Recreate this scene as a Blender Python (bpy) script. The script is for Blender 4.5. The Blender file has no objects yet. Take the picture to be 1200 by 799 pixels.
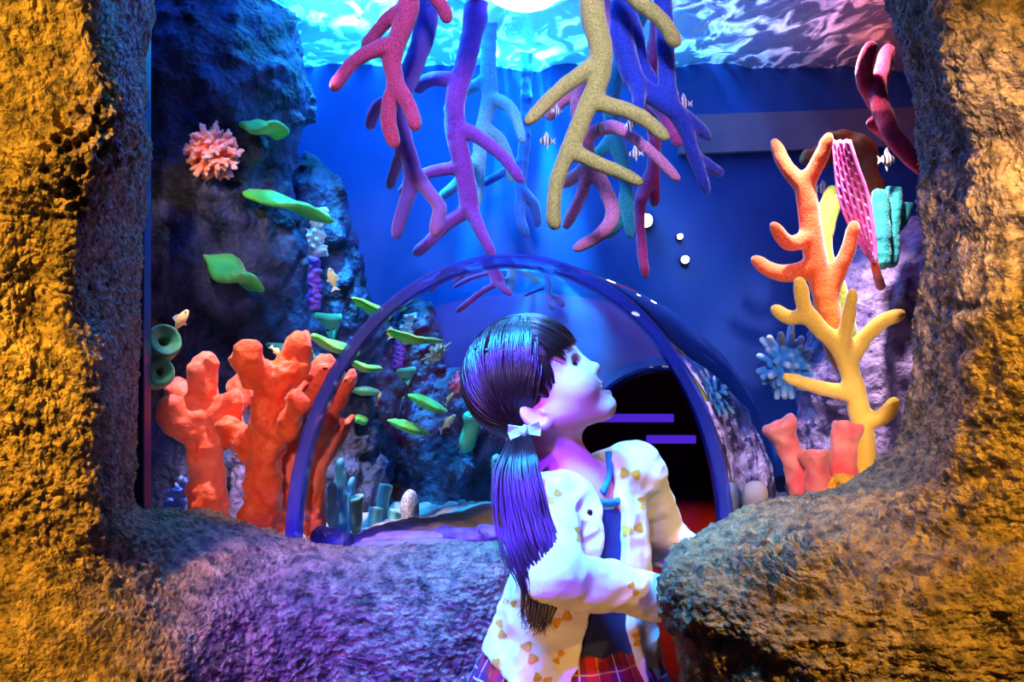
import bpy, bmesh, math, random
import numpy as np
from mathutils import Vector, Matrix, Quaternion
from mathutils.bvhtree import BVHTree

random.seed(7)
SC = bpy.context.scene
COL = SC.collection
F = 1200 * 35 / 36
CZ = 1.1

def P(px, py, d):
    """measured photograph position + distance from the lens -> world point"""
    return Vector(((px - 600) / F * d, d, CZ - (py - 399.5) / F * d))

# ------------------------------------------------------------------ noise
_rng = np.random.RandomState(3)
_LAT = _rng.rand(32, 32, 32).astype(np.float32)

def vnoise(x, y, z, scale, seed=0):
    x = np.asarray(x, np.float32) * scale + seed * 7.31
    y = np.asarray(y, np.float32) * scale + seed * 3.17
    z = np.asarray(z, np.float32) * scale + seed * 5.53
    xi, yi, zi = np.floor(x).astype(np.int32), np.floor(y).astype(np.int32), np.floor(z).astype(np.int32)
    fx, fy, fz = x - xi, y - yi, z - zi
    fx, fy, fz = [t * t * (3 - 2 * t) for t in (fx, fy, fz)]
    out = 0
    for a in (0, 1):
        for b in (0, 1):
            for c in (0, 1):
                w = (fx if a else 1 - fx) * (fy if b else 1 - fy) * (fz if c else 1 - fz)
                out = out + w * _LAT[(xi + a) % 32, (yi + b) % 32, (zi + c) % 32]
    return out * 2 - 1

def fbm(x, y, z, scale, octv=4, seed=0, gain=0.5):
    s, a = 0, 1.0
    for i in range(octv):
        s = s + a * vnoise(x, y, z, scale * 2 ** i, seed + i)
        a *= gain
    return s

def ridged(x, y, z, scale, octv=4, seed=0):
    s, a = 0, 1.0
    for i in range(octv):
        s = s + a * (1 - 2 * np.abs(vnoise(x, y, z, scale * 2 ** i, seed + i)))
        a *= 0.5
    return s

def cells(x, y, z, scale, seed=0):
    """distance to the nearest and second nearest jittered lattice point"""
    x, y, z = [np.asarray(t, np.float32) * scale + seed for t in (x, y, z)]
    xi, yi, zi = [np.floor(t).astype(np.int32) for t in (x, y, z)]
    d1 = np.full(x.shape, 9.0, np.float32); d2 = d1.copy()
    for a in (-1, 0, 1):
        for b in (-1, 0, 1):
            for c in (-1, 0, 1):
                X, Y, Z = xi + a, yi + b, zi + c
                j = _LAT[X % 32, Y % 32, Z % 32]; k = _LAT[(X + 11) % 32, Y % 32, (Z + 5) % 32]; l = _LAT[X % 32, (Y + 17) % 32, (Z + 9) % 32]
                dd = np.sqrt((X + j - x) ** 2 + (Y + k - y) ** 2 + (Z + l - z) ** 2)
                d2 = np.minimum(d2, np.maximum(d1, dd)); d1 = np.minimum(d1, dd)
    return d1, d2

# ------------------------------------------------------------------ solid field -> mesh
def smin(a, b, k):
    if k <= 0: return np.minimum(a, b)
    h = np.clip(0.5 + 0.5 * (b - a) / k, 0, 1)
    return b + (a - b) * h - k * h * (1 - h)

def cap(a, b, ra, rb=None, k=0.01, op='add'):
    rb = ra if rb is None else rb
    a, b = np.array(a, np.float32), np.array(b, np.float32)
    ab = b - a; L = float(ab @ ab) + 1e-12
    def f(X, Y, Z):
        t = np.clip(((X - a[0]) * ab[0] + (Y - a[1]) * ab[1] + (Z - a[2]) * ab[2]) / L, 0, 1)
        return np.sqrt((X - a[0] - t * ab[0]) ** 2 + (Y - a[1] - t * ab[1]) ** 2 + (Z - a[2] - t * ab[2]) ** 2) - (ra + (rb - ra) * t)
    r = max(ra, rb)
    return (f, np.minimum(a, b) - r, np.maximum(a, b) + r, k, op)

def ell(c, rad, R=None, k=0.01, op='add'):
    c = np.array(c, np.float32); rad = np.array(rad, np.float32)
    Rm = np.eye(3, dtype=np.float32) if R is None else np.array([list(r) for r in R], np.float32)
    def f(X, Y, Z):
        x, y, z = X - c[0], Y - c[1], Z - c[2]
        u = [(x * Rm[0, i] + y * Rm[1, i] + z * Rm[2, i]) for i in range(3)]
        k0 = np.sqrt(sum((u[i] / rad[i]) ** 2 for i in range(3)))
        k1 = np.sqrt(sum((u[i] / rad[i] ** 2) ** 2 for i in range(3))) + 1e-9
        return k0 * (k0 - 1) / k1
    e = np.sqrt(sum((Rm[:, i] * rad[i]) ** 2 for i in range(3)))
    return (f, c - e, c + e, k, op)

def custom(f, lo, hi, k=0.01, op='add'):
    return (f, np.array(lo, np.float32), np.array(hi, np.float32), k, op)

def axis(lo, hi, res, fine=()):
    pts = [lo]
    while pts[-1] < hi:
        r = res
        for a, b, q in fine:
            if a <= pts[-1] <= b: r = min(r, q)
        pts.append(pts[-1] + r)
    return np.array(pts, np.float32)

def field(prims, res, pad=None, axes=None, post=None, smooth=1):
    pad = 3 * res if pad is None else pad
    adds = [p for p in prims if p[4] == 'add']
    lo = np.min([p[1] for p in adds], 0) - pad; hi = np.max([p[2] for p in adds], 0) + pad
    if axes is None: axes = [axis(lo[i], hi[i], res) for i in range(3)]
    xs, ys, zs = axes
    f = np.full((len(xs), len(ys), len(zs)), 0.5, np.float32)
    for fn, l, h, k, op in prims:
        m = k + 4 * res
        sl = [slice(max(0, np.searchsorted(ax, l[i] - m) - 1), np.searchsorted(ax, h[i] + m) + 1) for i, ax in enumerate(axes)]
        X, Y, Z = xs[sl[0]][:, None, None], ys[sl[1]][None, :, None], zs[sl[2]][None, None, :]
        if X.size == 0 or Y.size == 0 or Z.size == 0: continue
        d = fn(X, Y, Z).astype(np.float32)
        cur = f[sl[0], sl[1], sl[2]]
        f[sl[0], sl[1], sl[2]] = smin(cur, d, k) if op == 'add' else -smin(-cur, d, k)
    if post is not None:
        f = post(f, xs[:, None, None], ys[None, :, None], zs[None, None, :])
    return surface_nets(f, xs, ys, zs, smooth)

def surface_nets(f, xs, ys, zs, smooth=1):
    s = f < 0
    nx, ny, nz = f.shape
    n = np.zeros((nx - 1, ny - 1, nz - 1), np.int8)
    for a in (0, 1):
        for b in (0, 1):
            for c in (0, 1):
                n += s[a:nx - 1 + a, b:ny - 1 + b, c:nz - 1 + c]
    act = np.argwhere((n > 0) & (n < 8))
    vid = np.full(n.shape, -1, np.int32)
    vid[act[:, 0], act[:, 1], act[:, 2]] = np.arange(len(act))
    acc = np.zeros((len(act), 3), np.float64); cnt = np.zeros(len(act))
    I, J, K = act.T
    for ax in range(3):
        o = [i for i in range(3) if i != ax]
        for u in (0, 1):
            for v in (0, 1):
                off = [0, 0, 0]; off[o[0]] = u; off[o[1]] = v
                a = f[I + off[0], J + off[1], K + off[2]]
                e = list(off); e[ax] = 1
                b = f[I + e[0], J + e[1], K + e[2]]
                m = (a < 0) != (b < 0)
                t = np.where(m, a / np.where(m, a - b, 1), 0)
                p = np.array(off, np.float64)[None, :].repeat(len(act), 0); p[:, ax] = t
                acc[m] += p[m]; cnt[m] += 1
    g = act + acc / cnt[:, None]
    V = np.stack([np.interp(g[:, i], np.arange(len(q)), q) for i, q in enumerate((xs, ys, zs))], 1)
    Q = []
    for ax in range(3):
        o = [i for i in range(3) if i != ax]
        sa = [slice(None)] * 3; sb = [slice(None)] * 3
        sa[ax] = slice(0, -1); sb[ax] = slice(1, None)
        A, B = s[tuple(sa)], s[tuple(sb)]
        E = np.argwhere(A != B)
        E = E[(E[:, o[0]] > 0) & (E[:, o[1]] > 0) & (E[:, o[0]] < f.shape[o[0]] - 1) & (E[:, o[1]] < f.shape[o[1]] - 1)]
        ins = A[E[:, 0], E[:, 1], E[:, 2]]
        def cell(du, dv):
            q = E.copy(); q[:, o[0]] += du; q[:, o[1]] += dv
            return vid[q[:, 0], q[:, 1], q[:, 2]]
        q = np.stack([cell(-1, -1), cell(0, -1), cell(0, 0), cell(-1, 0)], 1)
        flip = ins if ax != 1 else ~ins
        q[~flip] = q[~flip][:, ::-1]
        Q.append(q)
    Q = np.concatenate(Q)
    Q = Q[(Q >= 0).all(1)]
    for _ in range(smooth):
        V = laplace(V, Q)
    return V, Q

def laplace(V, Q, w=0.5):
    S = np.zeros_like(V); c = np.zeros(len(V))
    for i in range(4):
        a, b = Q[:, i], Q[:, (i + 1) % 4]
        for k in range(3):
            S[:, k] += np.bincount(a, V[b, k], len(V)) + np.bincount(b, V[a, k], len(V))
        c += np.bincount(a, minlength=len(V)) + np.bincount(b, minlength=len(V))
    return V + w * (S / np.maximum(c, 1)[:, None] - V)

def vnormals(V, Q):
    n = np.cross(V[Q[:, 2]] - V[Q[:, 0]], V[Q[:, 3]] - V[Q[:, 1]])
    N = np.zeros_like(V)
    for i in range(4):
        for k in range(3): N[:, k] += np.bincount(Q[:, i], n[:, k], len(V))
    return N / (np.linalg.norm(N, axis=1)[:, None] + 1e-12)

# ------------------------------------------------------------------ objects
def raw_mesh(name, V, Q, smooth=True):
    me = bpy.data.meshes.new(name)
    V = np.asarray(V, np.float32); Q = np.asarray(Q, np.int32)
    k = Q.shape[1]
    me.vertices.add(len(V)); me.vertices.foreach_set('co', V.ravel())
    me.loops.add(Q.size); me.loops.foreach_set('vertex_index', Q.ravel())
    me.polygons.add(len(Q)); me.polygons.foreach_set('loop_start', np.arange(0, Q.size, k, dtype=np.int32))
    me.polygons.foreach_set('use_smooth', np.full(len(Q), smooth, bool))
    me.update(calc_edges=True); me.validate()
    return me

def tag(o, label=None, cat=None, group=None, kind=None):
    if label: o['label'] = label
    if cat: o['category'] = cat
    if group: o['group'] = group
    if kind: o['kind'] = kind
    return o

def link(name, me, mats, parent=None, at=None):
    """link a mesh given in world coordinates; origin moved to `at`"""
    o = bpy.data.objects.new(name, me); COL.objects.link(o)
    for m in (mats if isinstance(mats, (list, tuple)) else [mats]): me.materials.append(m)
    if parent is not None:
        me.transform(Matrix.Translation(-parent_loc(parent))); o.parent = parent
    elif at is not None:
        me.transform(Matrix.Translation(-Vector(at))); o.location = at
    return o

def parent_loc(p):
    v = Vector((0, 0, 0))
    while p is not None: v += p.location; p = p.parent
    return v

def empty(name, loc, label, cat, group=None):
    o = bpy.data.objects.new(name, None); COL.objects.link(o); o.location = loc; o.empty_display_size = .05
    return tag(o, label, cat, group)

def solid(name, VQ, mat, parent=None, at=None, smooth=True):
    V, Q = VQ
    if at is None and parent is None: at = (float(V[:, 0].mean()), float(V[:, 1].mean()), float(V[:, 2].min()))
    return link(name, raw_mesh(name, V, Q, smooth), mat, parent, at)

def bm_obj(name, bm, mat, parent=None, at=None, smooth=False):
    me = bpy.data.meshes.new(name); bm.normal_update(); bm.to_mesh(me); bm.free()
    if smooth: me.polygons.foreach_set('use_smooth', np.ones(len(me.polygons), bool))
    return link(name, me, mat, parent, at)

def add_box(bm, lo, hi, bev=0.0, seg=2):
    r = bmesh.ops.create_cube(bm, size=1)
    for v in r['verts']:
        v.co = Vector([lo[i] + (v.co[i] + .5) * (hi[i] - lo[i]) for i in range(3)])
    if bev > 0:
        es = list({e for v in r['verts'] for e in v.link_edges})
        bmesh.ops.bevel(bm, geom=es, offset=bev, segments=seg, affect='EDGES', profile=.5)

def box(name, lo, hi, mat, parent=None, bev=0.0):
    bm = bmesh.new(); add_box(bm, lo, hi, bev)
    return bm_obj(name, bm, mat, parent, at=[(lo[i] + hi[i]) / 2 for i in range(3)] if parent is None else None)

def catmull(pts, n):
    p = [np.array(q, float) for q in pts]
    if len(p) == 2:
        return [p[0] + (p[1] - p[0]) * t for t in np.linspace(0, 1, n + 1)]
    p = [2 * p[0] - p[1]] + p + [2 * p[-1] - p[-2]]
    out = []
    for i in range(1, len(p) - 2):
        for t in np.linspace(0, 1, n, endpoint=False):
            a, b, c, d = p[i - 1:i + 3]
            out.append(.5 * (2 * b + (c - a) * t + (2 * a - 5 * b + 4 * c - d) * t * t + (3 * b - a - 3 * c + d) * t ** 3))
    out.append(p[-2])
    return out

def tube_mesh(paths, sides=6, cap_ends=True):
    """paths: list of (points Nx3, radii N) -> V,Q (quads; ends closed by shrinking)"""
    Vs, Qs, base = [], [], 0
    for pts, rad in paths:
        pts = np.asarray(pts, float); rad = np.asarray(rad, float)
        if cap_ends:
            pts = np.vstack([pts[0], pts, pts[-1]]); rad = np.concatenate([[rad[0] * .02], rad, [rad[-1] * .02]])
        n = len(pts)
        T = np.gradient(pts, axis=0); T /= np.linalg.norm(T, axis=1)[:, None] + 1e-12
        ref = np.array([0, 0, 1.]) if abs(T[:, 2]).mean() < .8 else np.array([0, 1., 0])
        U = np.cross(T, ref); U /= np.linalg.norm(U, axis=1)[:, None] + 1e-9
        W = np.cross(T, U)
        a = np.arange(sides) / sides * 2 * np.pi
        ring = pts[:, None] + rad[:, None, None] * (np.cos(a)[None, :, None] * U[:, None] + np.sin(a)[None, :, None] * W[:, None])
        Vs.append(ring.reshape(-1, 3))
        i, j = np.meshgrid(np.arange(n - 1), np.arange(sides), indexing='ij')
        j2 = (j + 1) % sides
        Qs.append(np.stack([i * sides + j, i * sides + j2, (i + 1) * sides + j2, (i + 1) * sides + j], -1).reshape(-1, 4) + base)
        base += n * sides
    return np.concatenate(Vs), np.concatenate(Qs)

def grid_quads(m, n, close_u=False, close_v=False):
    i, j = np.meshgrid(np.arange(m if close_u else m - 1), np.arange(n if close_v else n - 1), indexing='ij')
    i2, j2 = (i + 1) % m, (j + 1) % n
    return np.stack([i * n + j, i2 * n + j, i2 * n + j2, i * n + j2], -1).reshape(-1, 4)

# ------------------------------------------------------------------ materials
def srgb(h):
    h = h.lstrip('#')
    c = [int(h[i:i + 2], 16) / 255 for i in (0, 2, 4)]
    return tuple((x / 12.92 if x <= .04045 else ((x + .055) / 1.055) ** 2.4) for x in c) + (1,)

def new_mat(name):
    m = bpy.data.materials.new(name); m.use_nodes = True
    nt = m.node_tree; nt.nodes.clear()
    out = nt.nodes.new('ShaderNodeOutputMaterial')
    return m, nt, out

def pmat(name, c1, c2=None, rough=.6, nscale=8, bump=.0, bscale=60, spec=.5, sheen=0, bdist=.004, coat=0, stop=(.35, .65), sub=0, voro=False, metal=0):
    m, nt, out = new_mat(name)
    N, L = nt.nodes, nt.links
    b = N.new('ShaderNodeBsdfPrincipled'); L.new(b.outputs[0], out.inputs[0])
    c1 = srgb(c1) if isinstance(c1, str) else c1
    b.inputs['Base Color'].default_value = c1
    b.inputs['Roughness'].default_value = rough
    b.inputs['Specular IOR Level'].default_value = spec
    b.inputs['Metallic'].default_value = metal
    b.inputs['Coat Weight'].default_value = coat
    if sheen:
        b.inputs['Sheen Weight'].default_value = sheen; b.inputs['Sheen Roughness'].default_value = .4
    if sub:
        b.inputs['Subsurface Weight'].default_value = sub
        b.inputs['Subsurface Radius'].default_value = (.01, .005, .003)
        b.inputs['Subsurface Scale'].default_value = .5
    tc = N.new('ShaderNodeTexCoord')
    if c2 is not None:
        c2 = srgb(c2) if isinstance(c2, str) else c2
        n = N.new('ShaderNodeTexNoise'); n.inputs['Scale'].default_value = nscale; n.inputs['Detail'].default_value = 6
        r = N.new('ShaderNodeValToRGB'); r.color_ramp.elements[0].position = stop[0]; r.color_ramp.elements[1].position = stop[1]
        r.color_ramp.elements[0].color = c1; r.color_ramp.elements[1].color = c2
        L.new(tc.outputs['Object'], n.inputs['Vector']); L.new(n.outputs['Fac'], r.inputs[0]); L.new(r.outputs[0], b.inputs['Base Color'])
    if bump:
        if voro:
            n2 = N.new('ShaderNodeTexVoronoi'); n2.inputs['Scale'].default_value = bscale; o2 = n2.outputs['Distance']
        else:
            n2 = N.new('ShaderNodeTexNoise'); n2.inputs['Scale'].default_value = bscale; n2.inputs['Detail'].default_value = 4; o2 = n2.outputs['Fac']
        bp = N.new('ShaderNodeBump'); bp.inputs['Strength'].default_value = bump; bp.inputs['Distance'].default_value = bdist
        L.new(tc.outputs['Object'], n2.inputs['Vector']); L.new(o2, bp.inputs['Height']); L.new(bp.outputs[0], b.inputs['Normal'])
    return m

def coral_mat(name, col, tip=None, zlo=0, zhi=1, rough=.7, sheen=.9, bump=.6, bscale=260, bdist=.003):
    """grainy painted coral; optional second pigment towards the branch ends (world z span measured on the coral)"""
    m = pmat(name, col, None, rough, bump=bump, bscale=bscale, sheen=sheen, bdist=bdist, spec=.25)
    nt = m.node_tree; N, L = nt.nodes, nt.links
    b = [n for n in N if n.type == 'BSDF_PRINCIPLED'][0]
    tc = [n for n in N if n.type == 'TEX_COORD'][0]
    c = srgb(col)
    no = N.new('ShaderNodeTexNoise'); no.inputs['Scale'].default_value = 300; no.inputs['Detail'].default_value = 2
    L.new(tc.outputs['Object'], no.inputs['Vector'])
    r = N.new('ShaderNodeValToRGB'); e = r.color_ramp.elements
    e[0].position = .36; e[1].position = .62
    e[0].color = tuple(v * .74 for v in c[:3]) + (1,); e[1].color = tuple(min(1, v * 1.18 + .03) for v in c[:3]) + (1,)
    L.new(no.outputs['Fac'], r.inputs[0])
    src = r.outputs[0]
    if tip:
        g = N.new('ShaderNodeNewGeometry'); sp = N.new('ShaderNodeSeparateXYZ'); L.new(tc.outputs['Object'], sp.inputs[0])
        mr = N.new('ShaderNodeMapRange'); mr.inputs['From Min'].default_value = zlo; mr.inputs['From Max'].default_value = zhi
        L.new(sp.outputs['Z'], mr.inputs['Value'])
        mx = N.new('ShaderNodeMix'); mx.data_type = 'RGBA'
        L.new(mr.outputs[0], mx.inputs['Factor']); mx.inputs['A'].default_value = srgb(tip); L.new(src, mx.inputs['B'])
        src = mx.outputs['Result']
        N.remove(g)
    L.new(src, b.inputs['Base Color'])
    return m

def thin_glass(name, tint=(1, 1, 1, 1), rough=.02, ior=1.45, gloss_col=(1, 1, 1, 1), extra=0.0, bump=0):
    m, nt, out = new_mat(name)
    N, L = nt.nodes, nt.links
    t = N.new('ShaderNodeBsdfTransparent'); t.inputs[0].default_value = tint
    g = N.new('ShaderNodeBsdfGlossy'); g.inputs['Roughness'].default_value = rough; g.inputs['Color'].default_value = gloss_col
    fr = N.new('ShaderNodeFresnel'); fr.inputs['IOR'].default_value = ior
    # a sheet seen from either face: use the facing weight so both sides behave alike
    lw = N.new('ShaderNodeLayerWeight'); lw.inputs['Blend'].default_value = .25
    pw = N.new('ShaderNodeMath'); pw.operation = 'MULTIPLY_ADD'; pw.inputs[1].default_value = .75; pw.inputs[2].default_value = .03 + extra
    L.new(lw.outputs['Fresnel'], pw.inputs[0]); pw.use_clamp = True
    if bump:
        tc = N.new('ShaderNodeTexCoord'); n2 = N.new('ShaderNodeTexNoise'); n2.inputs['Scale'].default_value = 3
        bp = N.new('ShaderNodeBump'); bp.inputs['Strength'].default_value = bump; bp.inputs['Distance'].default_value = .02
        L.new(tc.outputs['Object'], n2.inputs['Vector']); L.new(n2.outputs['Fac'], bp.inputs['Height']); L.new(bp.outputs[0], g.inputs['Normal'])
    mx = N.new('ShaderNodeMixShader')
    L.new(pw.outputs[0], mx.inputs[0]); L.new(t.outputs[0], mx.inputs[1]); L.new(g.outputs[0], mx.inputs[2])
    L.new(mx.outputs[0], out.inputs[0]); N.remove(fr)
    return m

def emit(name, col, s):
    m, nt, out = new_mat(name)
    e = nt.nodes.new('ShaderNodeEmission'); e.inputs[0].default_value = col; e.inputs[1].default_value = s
    nt.links.new(e.outputs[0], out.inputs[0]); return m
# ================================================================== SETTING
M = {}
M['rock'] = pmat('sprayed_rock', '#4a3a22', '#b89862', rough=.34, nscale=48, bump=1.0, bscale=150, bdist=.012, spec=.7)
M['tank_rock'] = pmat('reef_rock', '#10162a', '#465080', rough=.5, nscale=16, bump=.9, bscale=45, bdist=.02, spec=.3)
M['purple_rock'] = pmat('lilac_rock', '#564a80', '#a79bd0', rough=.75, nscale=18, bump=.9, bscale=50, bdist=.018, spec=.3)
M['back'] = pmat('blue_backdrop_paint', '#0e46a8', '#1666c8', rough=.7, nscale=2.2, bump=.1, bscale=8)
M['back_trim'] = pmat('grey_beam_paint', '#70769c', '#868cb0', rough=.6, nscale=5)
M['dark'] = pmat('dark_blue_paint', '#161a38', '#20264c', rough=.6, nscale=4)
M['sand'] = pmat('pale_sand', '#8f8a9a', '#b8b0bc', rough=.85, nscale=30, bump=.5, bscale=200, bdist=.004)
M['floor'] = pmat('polished_floor', '#b0603a', '#c8743f', rough=.3, nscale=6)
M['frame'] = pmat('anodised_blue_frame', '#12205a', '#182a70', rough=.35, nscale=5)
M['ceiling'] = pmat('black_ceiling_paint', '#111218', '#1a1b22', rough=.8, nscale=6)

def loft(rows, nu, nv):
    """rows of (px,py,d) control points -> dense grid of world points"""
    R = [[P(*c) for c in r] for r in rows]
    A = np.array([catmull([np.array(v) for v in r], nv) for r in R])
    B = np.array([catmull(list(A[:, j]), nu) for j in range(A.shape[1])])
    return B.transpose(1, 0, 2)

def rough_sheet(G, extra=None, amp=1.0, seed=0):
    m, n, _ = G.shape
    V = G.reshape(-1, 3).copy(); Q = grid_quads(m, n)
    N = vnormals(V, Q)
    # face the lens side
    mid = np.array([0, 0, 1.1]) - V
    if (N * mid).sum(1).mean() < 0: N = -N; Q = Q[:, ::-1]
    x, y, z = V.T
    d1, d2 = cells(x, y, z, 105, seed)
    e1, e2 = cells(x, y, z, 230, seed + 2)
    h = .010 * fbm(x, y, z, 8, 3, seed) + .0045 * fbm(x, y, z, 34, 2, seed + 4) + .0085 * (.6 - d1) + .0042 * (.6 - e1) - .012 * np.clip(.30 - d1, 0, 1) * (vnoise(x, y, z, 12, seed + 6) > .1)
    h = h * amp
    if extra is not None: h = h + extra(V)
    return V + N * h[:, None], Q

def px_of(V):
    return 600 + V[:, 0] / V[:, 1] * F, 399.5 - (V[:, 2] - CZ) / V[:, 1] * F

def bump01(t): return np.clip(1 - t, 0, 1) ** 2 * (3 - 2 * np.clip(1 - t, 0, 1))

# ---- rock left of and below the pane
L_ROWS = [
 [(186,-190,1.80),(150,-190,1.60),(112,-190,1.38),(52,-190,1.22),(-60,-190,1.12),(-330,-190,1.06)],
 [(186,0,1.80),(154,0,1.60),(110,0,1.38),(52,0,1.22),(-60,0,1.12),(-330,0,1.06)],
 [(182,100,1.80),(160,100,1.60),(142,100,1.40),(70,100,1.22),(-60,100,1.12),(-330,100,1.06)],
 [(180,180,1.80),(160,180,1.60),(140,180,1.40),(66,180,1.20),(-60,180,1.12),(-330,180,1.06)],
 [(176,270,1.80),(154,270,1.60),(104,272,1.40),(46,270,1.24),(-60,270,1.12),(-330,270,1.06)],
 [(174,350,1.80),(152,350,1.60),(100,350,1.42),(36,350,1.25),(-60,350,1.12),(-330,350,1.06)],
 [(170,430,1.80),(150,430,1.60),(118,430,1.42),(48,430,1.24),(-60,430,1.12),(-330,430,1.06)],
 [(168,530,1.80),(156,532,1.62),(128,538,1.44),(56,545,1.24),(-60,550,1.12),(-330,560,1.06)],
 [(167,590,1.80),(158,596,1.66),(138,612,1.47),(62,640,1.25),(-60,660,1.12),(-330,700,1.06)],
 [(210,598,1.80),(207,606,1.66),(198,642,1.50),(170,740,1.34),(120,900,1.24),(0,1330,1.18)],
 [(270,608,1.80),(270,617,1.68),(265,650,1.55),(250,730,1.43),(232,900,1.36),(200,1400,1.31)],
 [(330,627,1.80),(330,635,1.70),(330,660,1.60),(325,740,1.52),(320,900,1.50),(310,1320,1.46)],
 [(400,643,1.80),(400,650,1.70),(400,670,1.62),(400,740,1.58),(400,900,1.58),(400,1260,1.56)],
 [(500,641,1.80),(500,648,1.72),(500,666,1.65),(500,740,1.61),(500,900,1.60),(500,1240,1.58)],
 [(590,633,1.82),(590,640,1.74),(592,658,1.68),(595,740,1.66),(597,900,1.66),(600,1220,1.66)],
 [(640,634,1.90),(640,640,1.84),(643,655,1.80),(645,740,1.79),(645,900,1.79),(645,1160,1.79)],
 [(645,632,2.02),(650,638,2.00),(652,650,1.98),(652,740,1.98),(652,850,1.98),(652,1080,1.98)],
]
def left_extra(V):
    px, py = px_of(V)
    # honeycomb of pits on the nose of the rock
    d1, d2 = cells(V[:, 0], V[:, 1], V[:, 2], 62, 3)
    w = bump01(np.clip((np.hypot((px - 100) / 62, (py - 180) / 95) - .45) / .75, 0, 1))
    h = -.026 * w * np.clip(1.2 - d1 * 2.1, 0, 1)
    w2 = bump01(np.clip((np.hypot((px - 20) / 120, (py - 470) / 120) - .3) / .9, 0, 1))
    return h - .006 * w2 * np.clip(1.1 - d1 * 2.2, 0, 1)
L_ROWS = [[(x, y, (d - .10 if j == 2 else d + .02 if j == 3 else 1.215 if j == 4 else 1.17 if j == 5 else d)) if i < 9 else (x, y, d) for j, (x, y, d) in enumerate(r)] for i, r in enumerate(L_ROWS)]
L_ROWS = [[((x - 10) if (i < 9 and j == 0) else x, y, d) for j, (x, y, d) in enumerate(r)] for i, r in enumerate(L_ROWS)]
G = loft(L_ROWS, 40, 90)
tag(solid('wall_left', rough_sheet(G, left_extra, 1.0, 1), M['rock'], at=P(0, 600, 1.2)), kind='structure')

# ---- rock to the right with its rounded counter
R_ROWS = [
 [(852,1120,1.80),(828,1200,1.52),(816,1420,1.22),(890,1450,1.13),(1050,1500,1.07),(1560,1500,1.02)],
 [(850,800,1.80),(824,800,1.52),(806,800,1.22),(880,815,1.12),(1050,850,1.06),(1560,850,1.02)],
 [(848,720,1.80),(816,720,1.52),(790,725,1.22),(862,742,1.11),(1050,790,1.06),(1560,790,1.02)],
 [(848,655,1.80),(813,665,1.54),(784,674,1.25),(842,702,1.13),(1010,745,1.07),(1560,725,1.02)],
 [(852,618,1.80),(828,630,1.56),(803,640,1.34),(862,672,1.16),(1025,702,1.08),(1560,680,1.02)],
 [(880,602,1.80),(872,606,1.62),(866,611,1.42),(922,640,1.21),(1062,662,1.11),(1560,640,1.02)],
 [(932,590,1.80),(928,592,1.64),(932,595,1.48),(985,615,1.29),(1102,632,1.15),(1560,600,1.02)],
 [(985,574,1.80),(986,574,1.67),(992,574,1.52),(1042,585,1.32),(1142,590,1.15),(1560,560,1.02)],
 [(1048,540,1.80),(1040,535,1.68),(1032,525,1.54),(1080,520,1.32),(1162,520,1.15),(1560,500,1.02)],
 [(1075,460,1.80),(1066,450,1.68),(1054,435,1.54),(1096,430,1.32),(1170,430,1.15),(1560,430,1.02)],
 [(1092,330,1.80),(1082,320,1.68),(1065,300,1.54),(1102,300,1.32),(1175,300,1.15),(1560,300,1.02)],
 [(1085,190,1.80),(1076,185,1.68),(1060,175,1.54),(1098,175,1.32),(1170,175,1.15),(1560,175,1.02)],
 [(1070,110,1.80),(1062,105,1.68),(1049,100,1.54),(1085,100,1.32),(1165,100,1.15),(1560,100,1.02)],
 [(1035,10,1.80),(1030,5,1.68),(1021,0,1.54),(1062,0,1.32),(1150,0,1.15),(1560,0,1.02)],
 [(1000,-190,1.80),(995,-190,1.68),(985,-190,1.54),(1030,-190,1.32),(1130,-190,1.15),(1560,-190,1.02)],
]
def right_extra(V):
    px, py = px_of(V)
    x, y, z = V.T
    # winding brain coral ridges pressed into the counter
    w = bump01(np.clip((np.hypot((px - 925) / 95, (py - 662) / 46) - .55) / .5, 0, 1))
    ph = z * 620 + x * 120 + 5.5 * vnoise(x, y, z, 26, 8) + 2.5 * vnoise(x, y, z, 60, 2)
    h = .0095 * w * np.sin(ph)
    # hollows
    for cx, cy, rx, ry, dep in ((1165,160,60,50,.03),(1130,360,30,12,.012),(1195,300,20,60,.02),(940,705,60,14,.014),(1150,560,50,25,.012)):
        h = h - dep * bump01(np.clip(np.hypot((px - cx) / rx, (py - cy) / ry) , 0, 1))
    return h + .004 * ridged(x, y, z, 30, 2, 21)
R_ROWS = [[(x + (22 if y < 560 and d > 1.2 else 0), y, d) for x, y, d in r] for r in R_ROWS]
G = loft(R_ROWS, 42, 90)
tag(solid('wall_right', rough_sheet(G, right_extra, 1.0, 5), M['rock'], at=P(1000, 700, 1.2)), kind='structure')

# ---- tank shell
XL, XR, YB, ZW = -1.45, 1.75, 3.02, 1.93
TUN0 = dict(y=1.80, c=-.004, h=.398, top=1.252, base=.735)
TUN1 = dict(y=2.98, c=.445, h=.27, top=1.015, base=.69)
def tun(s, phi, off=0.0):
    """tunnel skin: s 0 at the mouth .. 1 at the far arch, phi 0 right foot .. pi left foot"""
    e = s
    c = TUN0['c'] * (1 - e) + TUN1['c'] * e
    h = TUN0['h'] * (1 - e) + TUN1['h'] * e
    b = TUN0['base'] * (1 - e) + TUN1['base'] * e
    t = TUN0['top'] * (1 - e) + TUN1['top'] * e
    bul = math.sin(math.pi * min(1, s)) ** .8 * .085 if s > 0 else 0
    return Vector((c + (h + bul + off) * math.cos(phi), TUN0['y'] * (1 - s) + TUN1['y'] * s, b + (t - b + bul * .75 + off) * math.sin(phi)))

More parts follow.
